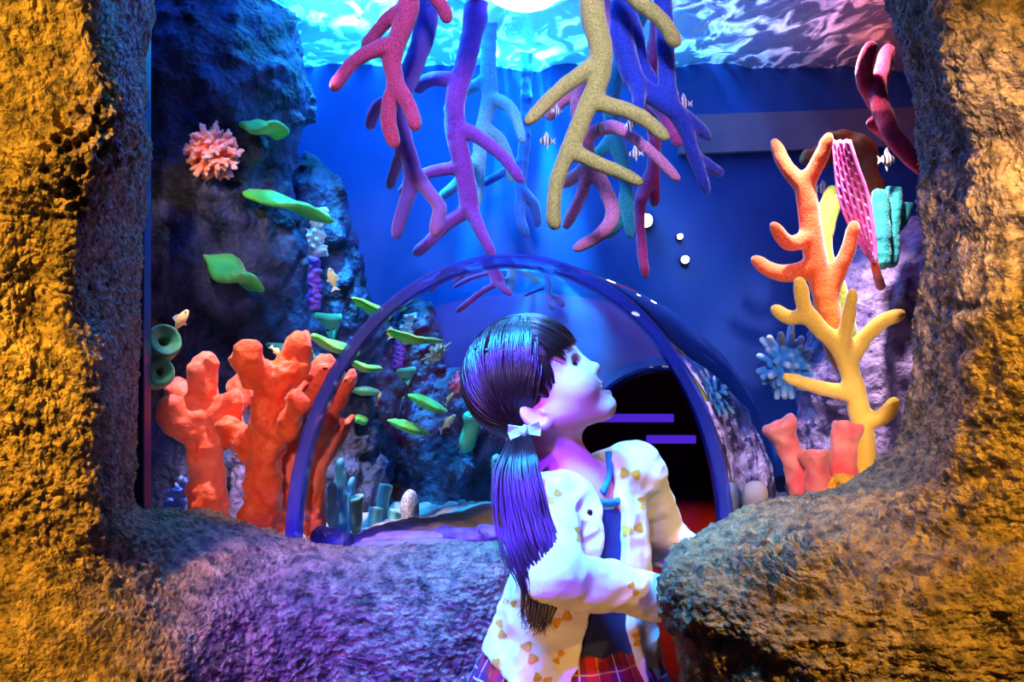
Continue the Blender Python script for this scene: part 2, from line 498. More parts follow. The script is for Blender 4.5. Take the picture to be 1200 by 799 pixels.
def arch_wall(name, y, s, lo, hi, mat, n=64, thick=.0, off=0.0):
    """flat wall at y with an arched opening following the tunnel section"""
    bm = bmesh.new()
    V, Q = [], []
    for yy in ([y] if not thick else [y, y + thick]):
        for i in range(n + 1):
            p = tun(s, math.pi * i / n, off); V.append((p.x, yy, p.z))
        for i in range(n + 1):
            p = tun(s, math.pi * i / n, off)
            u = i / n
            q = (hi[0], lo[1] + (hi[1] - lo[1]) * u / .25) if u < .25 else ((lo[0], hi[1] - (hi[1] - lo[1]) * (u - .75) / .25) if u > .75 else (hi[0] + (lo[0] - hi[0]) * (u - .25) / .5, hi[1]))
            V.append((q[0], yy, q[1]))
    vs = [bm.verts.new(v) for v in V]
    k = n + 1
    for i in range(n):
        bm.faces.new((vs[i], vs[k + i], vs[k + i + 1], vs[i + 1]))
    if thick:
        o = 2 * k
        for i in range(n):
            bm.faces.new((vs[o + i + 1], vs[o + k + i + 1], vs[o + k + i], vs[o + i]))
            bm.faces.new((vs[i + 1], vs[o + i + 1], vs[o + i], vs[i]))
    return bm_obj(name, bm, mat, at=((lo[0] + hi[0]) / 2, y, lo[1]))

tag(arch_wall('wall_back', YB, 1.0, (XL, .69), (XR, 2.75), M['back'], thick=.06), kind='structure')
tag(box('wall_tank_left', (XL - .05, 1.80, .3), (XL, YB, 2.75), M['dark']), kind='structure')
tag(box('wall_tank_right', (XR, 1.80, .3), (XR + .05, YB, 2.75), M['dark']), kind='structure')
tag(box('wall_under_far_left', (XL, YB, -.02), (.175, YB + .06, .69), M['dark']), kind='structure')
tag(box('wall_under_far_right', (.715, YB, -.02), (XR, YB + .06, .69), M['dark']), kind='structure')
tag(box('ceiling', (-2.6, -.6, 2.75), (2.6, 7.6, 2.83), M['ceiling']), kind='structure')
tag(box('wall_light_block', (-1.5, 1.70, 2.0), (1.8, 1.795, 2.75), M['dark']), kind='structure')  # unseen bulkhead added to stop lamp spill above the rock's edge
tb = box('trim_1', (.50, YB - .03, 1.685), (XR, YB, 1.80), M['back_trim']); tb.rotation_euler = (0, -.035, 0); tag(tb, kind='structure')
tag(box('floor', (-2.6, -.6, -.06), (2.9, 7.6, 0), M['floor']), kind='structure')
tag(box('wall_far_room', (-2.6, 7.5, 0), (2.9, 7.56, 2.75), M['dark']), kind='structure')
tag(box('wall_far_left', (-1.5, YB + .07, 0), (-1.44, 7.5, 2.75), M['dark']), kind='structure')
tag(box('wall_far_right', (2.84, YB + .07, 0), (2.9, 7.5, 2.75), M['dark']), kind='structure')

# passage walls that carry the tunnel feet
def slab_between(name, a, b, th, z0, z1, mat):
    bm = bmesh.new()
    a, b = Vector((a[0], a[1], 0)), Vector((b[0], b[1], 0)); n = Vector((-(b - a).y, (b - a).x, 0)).normalized() * th
    lo = [bm.verts.new((p.x, p.y, z0)) for p in (a, b, b + n, a + n)]
    hi = [bm.verts.new((p.x, p.y, z1)) for p in (a, b, b + n, a + n)]
    for i in range(4):
        bm.faces.new((lo[i], lo[(i + 1) % 4], hi[(i + 1) % 4], hi[i]))
    bm.faces.new(hi); bm.faces.new(lo[::-1])
    bmesh.ops.recalc_face_normals(bm, faces=bm.faces)
    return tag(bm_obj(name, bm, mat, at=(a + b) / 2 + Vector((0, 0, z0))), kind='structure')
PL = [(.10, 2.0), (.175, YB)]
PR = [(.385, 1.82), (.715, YB)]
slab_between('wall_passage_left', PL[0], PL[1], .04, 0, .69, M['dark'])
slab_between('wall_passage_right', PR[1], PR[0], .04, 0, .69, M['dark'])

# sand bed either side of the passage
def bed(name, edge, side, seed):
    ys = np.linspace(1.79, YB, 70); n = 110
    V = []
    for y in ys:
        t = np.clip((y - edge[0][1]) / (edge[1][1] - edge[0][1]), -.3, 1)
        xe = edge[0][0] + (edge[1][0] - edge[0][0]) * t
        for u in np.linspace(0, 1, n):
            V.append((XL + (xe - XL) * u if side < 0 else xe + (XR - xe) * u, y, 0))
    V = np.array(V)
    V[:, 2] = .70 + .022 * fbm(V[:, 0], V[:, 1], V[:, 2], 5, 3, seed) + .004 * fbm(V[:, 0], V[:, 1], V[:, 2], 40, 2, seed)
    V[:, 2] -= .06 * np.clip((V[:, 1] - 2.0), 0, 1)
    return tag(solid(name, (V, grid_quads(len(ys), n)[:, ::-1]), M['sand'], at=(0, 2.2, .68)), kind='structure')
bed('floor_tank_left', PL, -1, 4)
bed('floor_tank_right', PR, 1, 6)

# ---- water surface seen from below
m, nt, out = new_mat('rippled_water')
N_, L_ = nt.nodes, nt.links
gl = N_.new('ShaderNodeBsdfGlossy'); gl.inputs['Roughness'].default_value = .04; gl.inputs['Color'].default_value = (.9, .95, 1, 1)
tl = N_.new('ShaderNodeBsdfTranslucent'); tl.inputs['Color'].default_value = (.75, .95, 1, 1)
tr = N_.new('ShaderNodeBsdfTransparent')
tc = N_.new('ShaderNodeTexCoord'); mp = N_.new('ShaderNodeMapping'); mp.inputs['Scale'].default_value = (1, .45, 1)
nz = N_.new('ShaderNodeTexNoise'); nz.inputs['Scale'].default_value = 15; nz.inputs['Detail'].default_value = 5; nz.inputs['Distortion'].default_value = 1.2
L_.new(tc.outputs['Object'], mp.inputs[0]); L_.new(mp.outputs[0], nz.inputs['Vector'])
cr = N_.new('ShaderNodeValToRGB'); cr.color_ramp.elements[0].position = .5; cr.color_ramp.elements[1].position = .66
cr.color_ramp.elements[0].color = (.07, .07, .07, 1); cr.color_ramp.elements[1].color = (.8, .8, .8, 1)
L_.new(nz.outputs['Fac'], cr.inputs[0])
bp = N_.new('ShaderNodeBump'); bp.inputs['Strength'].default_value = .5; bp.inputs['Distance'].default_value = .03
L_.new(nz.outputs['Fac'], bp.inputs['Height']); L_.new(bp.outputs[0], gl.inputs['Normal'])
m1 = N_.new('ShaderNodeMixShader'); m1.inputs[0].default_value = .75
L_.new(tr.outputs[0], m1.inputs[2]); L_.new(tl.outputs[0], m1.inputs[1])
m2 = N_.new('ShaderNodeMixShader'); L_.new(cr.outputs[0], m2.inputs[0]); L_.new(gl.outputs[0], m2.inputs[1]); L_.new(m1.outputs[0], m2.inputs[2])
m1.inputs[0].default_value = .45
L_.new(m2.outputs[0], out.inputs[0])
M['water'] = m
xs = np.linspace(XL, XR, 260); ys = np.linspace(1.83, YB, 150)
X, Y = np.meshgrid(xs, ys, indexing='ij')
V = np.stack([X, Y, ZW + .012 * fbm(X, Y * .6, X * 0, 7, 3, 2) + .004 * fbm(X, Y * .6, X * 0, 26, 2, 6)], -1).reshape(-1, 3)
tag(solid('water', (V, grid_quads(260, 150)[:, ::-1]), M['water'], at=(0, 2.4, ZW)), kind='structure')

# ---- front pane with the arched cut-out, its frame post
M['pane'] = thin_glass('tank_acrylic', (.97, .985, 1, 1), .01, extra=-.02)
w = tag(arch_wall('window_1', 1.805, 0, (-.75, .69), (.85, 2.75), M['pane'], off=.004), kind='structure')
fr = box('window_frame', (-.690, 1.79, .70), (-.662, 1.83, 2.74), M['frame'], bev=.004)
fr.parent = w; fr.matrix_parent_inverse = Matrix.Translation(-w.location)
fr.data.transform(Matrix.Translation(fr.location - w.location)); fr.location = (0, 0, 0); fr.matrix_parent_inverse = Matrix()

# ---- clear tunnel
T = empty('viewing_tunnel', (0, 1.8, .7), 'clear domed acrylic crawl tunnel running back from the rock opening through the reef tank', 'tunnel')
m, nt, out = new_mat('dome_acrylic')          # boundary of the air in the crawl tunnel and the water around it
g_ = nt.nodes.new('ShaderNodeBsdfGlass'); g_.inputs['IOR'].default_value = 1.33; g_.inputs['Roughness'].default_value = .0
g_.inputs['Color'].default_value = (.94, .98, 1, 1); nt.links.new(g_.outputs[0], out.inputs[0])
M['dome'] = m
ns, na = 40, 96
def foot(v, dz): return (v[0], v[1], v[2] - dz)
V = []
for i in range(ns + 1):
    r = [tuple(tun(i / ns, math.pi * j / na)) for j in range(na + 1)]
    V += [foot(r[0], .14), foot(r[0], .07)] + r + [foot(r[-1], .07), foot(r[-1], .14)]
V = np.array(V); SQ = grid_quads(ns + 1, na + 5)
# faces look inwards, to the air side
c0 = V[SQ[40]].mean(0); n0 = np.cross(V[SQ[40, 2]] - V[SQ[40, 0]], V[SQ[40, 3]] - V[SQ[40, 1]])
if n0 @ (np.array(tun(0, math.pi / 2)) * [1, 1, 0] + [0, 0, .8] - c0) < 0: SQ = SQ[:, ::-1]
solid('shell', (V, SQ), M['dome'], T)
SHELL = BVHTree.FromPolygons([tuple(v) for v in V], [tuple(q) for q in SQ])
def PX(px, py, d):
    """like P; d < 1 means: seen through the tunnel skin, d metres beyond it along the bent ray"""
    if d >= 1: return P(px, py, d)
    o = Vector((0, 0, CZ)); v = Vector(((px - 600) / F, 1, -(py - 399.5) / F)).normalized()
    h, n, _, _ = SHELL.ray_cast(o, v)
    if h is None: return P(px, py, 2.2)
    if n.dot(v) > 0: n = -n
    c = -n.dot(v); e = 1 / 1.33
    return h + (v * e + n * (e * c - math.sqrt(1 - e * e * (1 - c * c)))) * d
def DX(px, py, d):
    return d if d >= 1 else PX(px, py, d).y * 1.55      # the curved skin narrows what lies behind it
def arch_band(name, y0, y1, s, w0, w1, mat, n=96, foot=.0):
    prof = [(w0, y0), (w0, y1), (w1, y1), (w1, y0)]
    bv = .004
    pr = []
    for k in range(4):
        a, b, c = Vector(prof[k - 1]), Vector(prof[k]), Vector(prof[(k + 1) % 4])
        pr += [b + (a - b).normalized() * bv, b + (c - b).normalized() * bv]
    V = []
    for i in range(n + 1):
        phi = math.pi * i / n
        for wv, yv in pr:
            p = tun(s, phi, wv); V.append((p.x, yv, p.z))
    if foot:
        first = V[:8]; last = V[-8:]
        V = [(x, y, foot) for x, y, z in first] + V + [(x, y, foot) for x, y, z in last]
    k = len(V) // 8
    return solid(name, (np.array(V), grid_quads(k, 8, close_v=True)), mat, T, smooth=False)
m, nt, out = new_mat('polished_acrylic_edge')
a_ = nt.nodes.new('ShaderNodeBsdfPrincipled'); a_.inputs['Base Color'].default_value = srgb('#4a4fb0'); a_.inputs['Roughness'].default_value = .08
a_.inputs['Coat Weight'].default_value = .6
t_ = nt.nodes.new('ShaderNodeBsdfTransparent'); t_.inputs[0].default_value = srgb('#b9c4ff')
x_ = nt.nodes.new('ShaderNodeMixShader'); x_.inputs[0].default_value = .5
nt.links.new(t_.outputs[0], x_.inputs[1]); nt.links.new(a_.outputs[0], x_.inputs[2]); nt.links.new(x_.outputs[0], out.inputs[0])
M['rim'] = m
arch_band('mouth_rim', 1.775, 1.825, 0, -.020, .004, M['rim'], foot=.70)
arch_band('far_rim', 2.95, 3.06, 1.0, -.012, .012, M['rim'], foot=.05)
# ================================================================== REEF ROCKS
def rock(prims, res, amp, label, mat, seed, name='reef_rock', sc=6.0, group=None, kind=None):
    def post(f, X, Y, Z):
        return f + amp * fbm(X, Y, Z, sc, 4, seed) + amp * .35 * ridged(X, Y, Z, sc * 3.2, 3, seed + 5)
    o = solid(name, field(prims, res, pad=amp * 2.4 + 3 * res, post=post), mat)
    return tag(o, label, 'rock', group, kind)
def E(px, py, d, rx, ry, rz, k=.08): return ell(P(px, py, d), (rx, ry, rz), k=k)
rock([E(235,-10,2.55,.27,.22,.30), E(250,110,2.5,.26,.22,.28), E(240,230,2.52,.20,.22,.26), E(240,330,2.55,.27,.20,.30), E(250,470,2.6,.33,.22,.36), E(240,580,2.5,.36,.24,.22)],
     .011, .034, 'tall dark reef rock column rising the full height of the tank at left', M['tank_rock'], 3)
rock([E(372,275,2.84,.12,.12,.22), E(372,400,2.86,.16,.12,.34), E(420,520,2.84,.28,.12,.26), E(480,470,2.90,.22,.10,.28), E(500,560,2.90,.22,.10,.26), E(430,610,2.8,.26,.16,.10)],
     .010, .03, 'blue lit reef rock bank behind the tunnel wall, farther back than the dark column', M['tank_rock'], 9)
rock([E(1075,330,2.42,.17,.2,.16), E(1030,380,2.4,.16,.2,.18), E(1012,450,2.4,.18,.2,.2), E(1015,550,2.38,.19,.2,.2), E(1080,480,2.4,.25,.2,.35)],
     .008, .022, 'lilac reef rock slope behind the yellow and orange branch corals', M['purple_rock'], 15)
rock([E(385,632,1.93,.05,.035,.026,.02)], .004, .007, 'smooth dark rock on the sand just inside the tunnel rim', M['tank_rock'], 21, 'sand_rock', 14, 'low rocks on the sand')
rock([E(545,628,2.02,.085,.03,.016,.02), E(582,622,1.98,.04,.03,.020,.02)], .004, .008, 'low grey rock ridge at the back of the ledge beside the girl', M['purple_rock'], 24, 'sand_rock', 14, 'low rocks on the sand')
rock([E(480,630,2.0,.07,.03,.016,.02), E(440,634,1.98,.03,.02,.012,.02)], .004, .006, 'pale flat rock in front of the dotted egg shaped coral', M['sand'], 27, 'sand_rock', 14, 'low rocks on the sand')
rock([E(285,575,2.25,.035,.05,.14,.03), E(280,620,2.25,.05,.05,.06,.03)], .005, .012, 'upright grey rock standing between two knobbly orange corals', M['purple_rock'], 31, 'sand_rock', 12, 'low rocks on the sand')


_RB = []
for o in [o for o in bpy.data.objects if o.name.startswith('reef_rock')]:
    mv = np.array([tuple(o.location + v.co) for v in o.data.vertices])
    _RB.append(BVHTree.FromPolygons([tuple(v) for v in mv], [tuple(p.vertices) for p in o.data.polygons]))
def sight(px, py):
    """straight or, behind the tunnel skin, bent sight line: origin, direction, whether it passed the skin"""
    o = Vector((0, 0, CZ)); v = Vector(((px - 600) / F, 1, -(py - 399.5) / F)).normalized()
    h, n, _, _ = SHELL.ray_cast(o, v)
    if h is None: return o, v, False
    if n.dot(v) > 0: n = -n
    c = -n.dot(v); e = 1 / 1.33
    return h, v * e + n * (e * c - math.sqrt(1 - e * e * (1 - c * c))), True
def reach(px, py, back):
    """distance along the sight line to the reef rock (less a hair), or the fallback"""
    o, v, thru = sight(px, py)
    hs = [h[3] for h in (t.ray_cast(o, v) for t in _RB) if h[0] is not None]
    if hs: return min(min(hs), back) if thru else min(hs)
    return back if thru else back * v.length / v.y
_PX0, _DX0 = PX, DX
_seat = {}
def PX(px, py, d, off=.02):
    """d < 0: resting against the reef rock on the sight line; -d is used where no rock is met"""
    if d >= 0: return _PX0(px, py, d)
    o, v, thru = sight(px, py)
    return o + v * ((reach(px, py, -d) if _seat.get('L') is None else _seat['L']) - off)
def DX(px, py, d):
    if d >= 0: return _DX0(px, py, d)
    o, v, thru = sight(px, py)
    return PX(px, py, d).y * (1.55 if thru else 1)
# ================================================================== CORALS
rnd = random.Random(11)
def branch_prims(d, branches, k=.012, n=5):
    prims = []
    d_in = d
    for br in branches:
        d = d_in
        r0, r1, pts = br[0], br[1], br[2]
        dd = br[3] if len(br) > 3 else 0.0
        d0 = br[4] if len(br) > 4 else 0.0
        m = len(pts) - 1
        W = [PX(p[0], p[1], d + d0 + dd * i / m) for i, p in enumerate(pts)]; d = DX(*pts[0], d)
        C = catmull(W, n)
        for i in range(len(C) - 1):
            ra = (r0 + (r1 - r0) * i / (len(C) - 1)) * d / F; rb = (r0 + (r1 - r0) * (i + 1) / (len(C) - 1)) * d / F
            prims.append(cap(C[i], C[i + 1], ra, rb, k))
    return prims

def lump(amp, scale, seed, amp2=0):
    def post(f, X, Y, Z):
        return f + amp * vnoise(X, Y, Z, scale, seed) + (amp2 * vnoise(X, Y, Z, scale * 2.6, seed + 3) if amp2 else 0)
    return post

def coral(name, d, branches, mat, label, cat='coral', group=None, res=.0034, hang=False, post=None, k=.012, at=None):
    pr = branch_prims(d, branches, k)
    V, Q = field(pr, res, post=post or lump(.0012, 60, d * 10))
    if hang:
        i = V[:, 2].argmax(); top = V[i]
        o = solid(name, (V, Q), mat, at=tuple(top))
        hp = np.array([[top[0], top[1], top[2] - .02], [top[0], top[1], 2.3], [top[0], top[1], 2.76]])
        h = solid('hanger', tube_mesh([(hp, np.array([.004, .004, .004]))], 8), M['cord'], parent=o)
    else:
        o = solid(name, (V, Q), mat, at=at)
    return tag(o, label, cat, group)

M['cord'] = pmat('steel_hanger', '#505560', '#606672', rough=.4, metal=.6)
H = 'branch corals hanging through the water surface'
def hc(*a, **k): return coral('hanging_branch_coral', *a, cat='coral', group=H, hang=True, **k)

hc(2.0, [(11,5.5,[(478,-70),(479,0),(475,24),(464,52),(459,72),(463,100),(456,124),(456,148),(462,168)]),
  (7,4.5,[(459,55),(444,56),(418,70),(400,90),(392,102)],-.05),(6,4,[(465,12),(450,28),(436,44),(428,54)],.05),
  (7,4.5,[(463,98),(476,118),(484,136),(487,148)],-.04),(6,4,[(482,-50),(500,-22),(512,0),(520,10),(524,22)],.03)],
  coral_mat('magenta_pink_coral', '#e24a8e'), 'magenta pink branch coral hanging farthest left, its left arm drooping to a single tip')
hc(2.16, [(13,5,[(502,-70),(500,0),(497,40),(480,88),(469,120),(472,160),(482,192),(480,224),(472,248),(464,275)]),
  (6,4,[(470,118),(446,122),(437,136),(434,148)],.06),(5,4,[(472,172),(464,196),(457,218)],.06),
  (6,5,[(486,200),(502,224),(515,242),(513,258),(510,272)],-.05)],
  coral_mat('blue_violet_coral', '#2a3fc4', '#8a5ac8', -.40, -.15), 'deep blue branch coral turning violet at its tips, hanging behind the magenta pink one')
hc(2.42, [(12,9,[(560,-40),(558,10),(556,26),(546,72),(534,116),(534,156),(542,192),(548,224),(550,246)]),
  (7,4,[(550,244),(562,268),(578,300)],-.05),(6.5,4.5,[(547,246),(522,264),(502,284),(488,296)],.05),
  (7,5,[(531,93),(510,92),(496,97),(490,104)],.06),(7,4.5,[(541,150),(566,164),(590,184),(610,210)],-.08),
  (6,4,[(538,196),(510,200),(490,208),(470,224)],.05)],
  coral_mat('purple_coral', '#a03cc4'), 'bright purple branch coral with five side arms, hanging left of the pale turquoise one')
hc(2.6, [(9.5,5,[(576,-30),(574,15),(572,80),(574,112),(566,148),(562,176),(560,224),(554,242)]),
  (6,4,[(573,116),(590,120),(603,134),(612,164)],-.05),(6,4,[(567,150),(586,164),(598,192),(599,210)],.05),
  (6,4,[(570,94),(550,104),(530,122),(525,132)],.06),(6,4,[(562,184),(538,212),(516,232)],-.05)],
  coral_mat('pale_turquoise_coral', '#7fd8ea'), 'pale turquoise branch coral hanging just right of the purple one')
hc(2.84, [(6.5,4,[(618,-20),(616,140),(612,190),(610,225),(610,256),(616,274)]),(5,4,[(611,222),(626,240),(630,262)],.04),(5,3.5,[(613,190),(590,202),(566,216)],.05)],
  coral_mat('haze_blue_coral', '#3577d8'), 'slim branch coral farthest back, coloured blue for the water haze, hanging alone before the lit backdrop')  # blue colour puts the water's haze into this distant coral
hc(1.93, [(13,5,[(692,-70),(693,0),(698,33),(705,62),(701,95),(687,128),(675,157),(664,182),(652,215),(649,248),(650,264)]),
  (8,5,[(698,74),(664,99),(640,120),(619,142)],-.06),(8,5,[(694,118),(730,128),(759,142),(780,161)],-.06),
  (7,4.5,[(667,175),(697,190),(726,202),(749,213)],-.04),(7,6,[(694,-55),(720,-30),(745,0),(767,16),(782,33),(791,50)],.04)],
  coral_mat('cream_yellow_coral', '#dcd67a'), 'pale yellow branch coral with long tapering arms, nearest the pane at centre')
hc(2.2, [(9,5,[(716,-70),(713,0),(709,30),(700,80),(688,104),(677,125),(683,157),(689,182),(683,223),(664,264)]),
  (7,5,[(690,190),(710,223),(718,252),(706,272),(676,291)],-.06),(7,5,[(692,96),(656,120),(644,136)],.05),
  (6,5,[(688,196),(674,206),(660,215)],.05),(6,4.5,[(685,160),(708,150),(728,152),(763,178),(793,208)],-.1)],
  coral_mat('lilac_pink_coral', '#ea8fc0'), 'lilac pink branch coral tangled directly behind the pale yellow one')
hc(2.34, [(12,5,[(757,-40),(752,0),(736,50),(726,74),(716,116),(720,157),(728,186),(734,219),(738,275)]),
  (6,5,[(733,228),(730,254),(711,276)],.05),(6,4,[(720,160),(703,178),(690,190)],.04)],
  coral_mat('turquoise_coral', '#17b8c4'), 'saturated turquoise branch coral with one long straight downward stem, right of the lilac pink one')
hc(2.05, [(13,8,[(734,-70),(730,0),(727,37),(735,70),(744,95),(765,112),(786,126)]),(8,4,[(786,126),(813,145),(830,161)],.05),
  (8,8,[(734,10),(744,41),(750,75),(772,110)],.05),(9,8,[(778,-70),(776,-10),(778,20),(780,60),(782,100),(786,124)],.0),
  (7,5,[(790,128),(803,152),(813,182),(828,223)],.05),(5,3.5,[(812,180),(832,195),(844,203)],.04,.04),(7,5,[(742,88),(748,106),(749,126)],-.04),
  (8,8,[(735,-60),(756,-64),(777,-60)])],
  coral_mat('royal_blue_coral', '#1540d8'), 'royal blue branch coral with two joined stems, hanging farthest right of the middle cluster')
hc(2.5, [(9,6,[(772,-40),(770,41),(761,78),(757,107),(765,136),(767,186),(764,212)]),(5,4,[(764,210),(756,226),(751,236)],-.03),(5,4,[(764,210),(767,224),(767,238)],.03),
  (7,5,[(758,110),(775,132),(794,167)],-.1),(5.5,4,[(760,206),(750,240),(752,289),(756,322)],-.06)],
  coral_mat('crimson_pink_coral', '#cf2f78'), 'crimson pink branch coral hanging behind the royal blue one')
coral('branch_coral', 1.92, [(8.5,7,[(1112,212),(1075,190),(1048,161),(1036,135),(1029,112),(1034,86),(1041,58)],.12,-.11),(7.5,6,[(1032,130),(1014,98),(1014,74),(1021,55)],-.04),(6,4,[(1050,164),(1034,153),(1020,144)],-.03)],
  coral_mat('hot_magenta_coral', '#e81e6a'), 'hot magenta forked coral growing out from the top of the right rock', group='branch corals growing by the right rock')

G = 'branch corals growing by the right rock'
coral('branch_coral', 2.05, [(15,9,[(990,420),(978,392),(965,340),(953,290),(948,250),(943,216)]),(8,5,[(943,220),(921,195),(908,167)],.04),(8,4.5,[(944,216),(960,188),(971,160)],-.04),
  (8,5,[(950,278),(924,285),(907,265)],-.05),(9,5.5,[(955,312),(930,320),(908,319),(885,305)],.05),(9,5,[(968,352),(980,322),(994,293),(1001,263)],-.03)],
  coral_mat('orange_branch_coral', '#f0561a', '#f58a26', .05, .22), 'tall orange branch coral with a forked top, upper of the two by the right rock', group=G)
coral('branch_coral', 1.9, [(12,6,[(1016,575),(1014,556),(1012,508),(1004,468),(996,436),(984,408),(960,384),(944,364),(937,330)]),(6,4.5,[(948,370),(924,372),(908,362)],.04),
  (7,4,[(987,410),(994,372),(999,342)],-.05),(7,4.5,[(998,420),(1016,392),(1036,376),(1057,368)],-.03),(8,5,[(1000,462),(960,454),(922,442)],-.05),(7,5,[(1010,494),(1036,488),(1048,470)],-.04)],
  coral_mat('golden_branch_coral', '#f0b020', '#f4cc58', .25, .5), 'golden yellow branch coral with upswept arms in front of the orange one', group=G)
coral('branch_coral', 2.2, [(10,5,[(995,400),(985,352),(975,320),(965,293),(971,263),(981,232)]),(7,5,[(966,298),(962,262),(968,240),(976,222)],.03),(6,4,[(972,312),(952,280),(943,252)],.03)],
  coral_mat('lime_branch_coral', '#9cb83a'), 'small yellow green coral half hidden behind the orange branch coral', group=G)

# --- knobbly orange corals at the left
K = 'knobbly orange corals on the sand at left'
M['knob'] = pmat('knobbly_orange', '#e8431c', '#ff6a34', rough=.55, nscale=26, bump=.5, bscale=120, bdist=.006, spec=.35, sheen=.3)
M['knobpink'] = pmat('knobbly_coral_pink', '#f0542e', '#f27a68', rough=.55, nscale=14, bump=.5, bscale=120, bdist=.006, spec=.35, sheen=.3)
kp = lambda s: (lambda f, X, Y, Z: f + .0095 * vnoise(X, Y, Z, 34, s) + .004 * vnoise(X, Y, Z, 80, s + 2))
coral('knobbly_coral', 1.97, [(17,14,[(243,618),(244,600),(244,566),(243,532),(238,505),(229,486)]),(12,9.5,[(236,512),(222,500),(211,491),(199,478)],-.04),(11,8,[(230,488),(217,466),(205,450)],.05),
  (13,10,[(231,488),(236,454),(240,424)],-.02),(12,9,[(249,522),(265,505),(268,480),(270,468)],-.03),(10,8,[(264,506),(276,478),(286,446)],.05)],
  M['knobpink'], 'knobbly orange coral with stubby arms, leftmost of three on the sand', group=K, post=kp(3), k=.02)
coral('knobbly_coral', 1.88, [(18,13,[(304,618),(305,598),(309,559),(314,512),(315,481),(318,456)]),(13,10,[(314,458),(299,434),(287,412)],-.04),(13,9,[(322,454),(341,432),(348,412),(351,397)],.03),
  (10,9,[(308,536),(284,516),(263,500)],.03),(9.5,8,[(318,516),(334,500),(344,484),(349,470)],-.05)],
  M['knob'], 'tallest knobbly orange coral, standing just outside the curved tunnel rim', group=K, post=kp(7), k=.02)
coral('knobbly_coral', 2.04, [(15,12,[(335,620),(335,600),(336,559),(338,515),(342,481)]),(12,8,[(342,482),(359,461),(376,441),(384,428)],-.04),(11,7,[(346,536),(362,510),(387,487)],.04),(9,8,[(336,520),(326,496),(328,478)],-.04)],
  M['knobpink'], 'knobbly orange coral with pinkish tips seen through the tunnel wall', group=K, post=kp(12), k=.02)

# --- bushy corals made of many stub fingers
def bush(name, c, R, n, r0, r1, mat, label, cat='coral', squash=(1, 1, 1), fork=True, hemi=None, res=.003, seed=1, core=.55):
    rr = random.Random(seed); c = Vector(c)
    pr = [ell(c, [R * core * s for s in squash], k=.006)]
    for i in range(n):
        zz = 1 - 2 * (i + .5) / n; a = i * 2.39996
        v = Vector((math.sqrt(1 - zz * zz) * math.cos(a), math.sqrt(1 - zz * zz) * math.sin(a), zz)) + Vector([rr.uniform(-.15, .15) for _ in range(3)])
        if hemi is not None and v.dot(Vector(hemi)) < -.15: continue
        v = Vector([v[j] * squash[j] for j in range(3)])
        e = c + v * R * rr.uniform(.8, 1.0)
        pr.append(cap(c + v * R * .3, e, r0, r1, .003))
        if fork:
            for q in range(3):
                w = Vector([rr.uniform(-1, 1) for _ in range(3)]).normalized()
                pr.append(cap(c + v * R * .7, e + w * r0 * 1.6, r1, r1 * .9, .0015))
    V, Q = field(pr, res)
    return tag(solid(name, (V, Q), mat), label, cat)
def two_tone(name, core, tip, c, r0, r1, **kw):
    """pigment runs from the coral's core out to its tips (object space distance from its root)"""
    m = pmat(name, core, None, **kw); nt = m.node_tree; N, L = nt.nodes, nt.links
    b = [n for n in N if n.type == 'BSDF_PRINCIPLED'][0]; t = [n for n in N if n.type == 'TEX_COORD'][0]
    vm = N.new('ShaderNodeVectorMath'); vm.operation = 'DISTANCE'; L.new(t.outputs['Object'], vm.inputs[0]); vm.inputs[1].default_value = c
    mr = N.new('ShaderNodeMapRange'); mr.inputs['From Min'].default_value = r0; mr.inputs['From Max'].default_value = r1; L.new(vm.outputs['Value'], mr.inputs['Value'])
    mx = N.new('ShaderNodeMix'); mx.data_type = 'RGBA'; mx.inputs['A'].default_value = srgb(core); mx.inputs['B'].default_value = srgb(tip)
    L.new(mr.outputs[0], mx.inputs['Factor']); L.new(mx.outputs['Result'], b.inputs['Base Color']); return m
bush('soft_coral', PX(250, 180, -2.12, .035), .062, 110, .0058, .0046, two_tone('pink_soft_coral', '#ff7a4a', '#ffc4c8', (0, 0, .058), .035, .065, rough=.7, sheen=.4), 'fluffy pink soft coral with orange heart on the dark left reef rock', seed=3, res=.0027)
bush('finger_coral', P(921, 428, 2.16), .075, 54, .0105, .0075, two_tone('sky_blue_finger', '#1e86d8', '#bfe6ff', (0, 0, .07), .05, .085, rough=.6, sheen=.4), 'sky blue finger coral bush on the left flank of the lilac rock', seed=5, squash=(.75, .8, 1.05), fork=False)
bush('spiky_anemone', PX(512, 415, -.26), .05, 46, .0045, .0030, pmat('cream_anemone', '#dfe6c8', '#f5f0dc', rough=.6, sheen=.3), 'cream spiky anemone on reef rock, seen through the tunnel below the long green plate', fork=False, seed=8, hemi=(0, -1, .5), cat='anemone')
bush('pebbly_coral', PX(540, 450, -.26), .048, 130, .0052, .0052, pmat('crimson_pebbly', '#c01f6a', '#e87ab0', rough=.5, nscale=60), 'round crimson pebbly coral on reef rock behind the girl\'s hair', fork=False, seed=9, core=.9, res=.0027)
bush('bushy_coral', P(220, 588, 2.08), .042, 40, .006, .005, pmat('blue_bushy', '#3a62c8', '#7fa2f0', rough=.6), 'small blue bushy coral at the foot of the leftmost orange coral', seed=12, squash=(1, 1, 1.2))
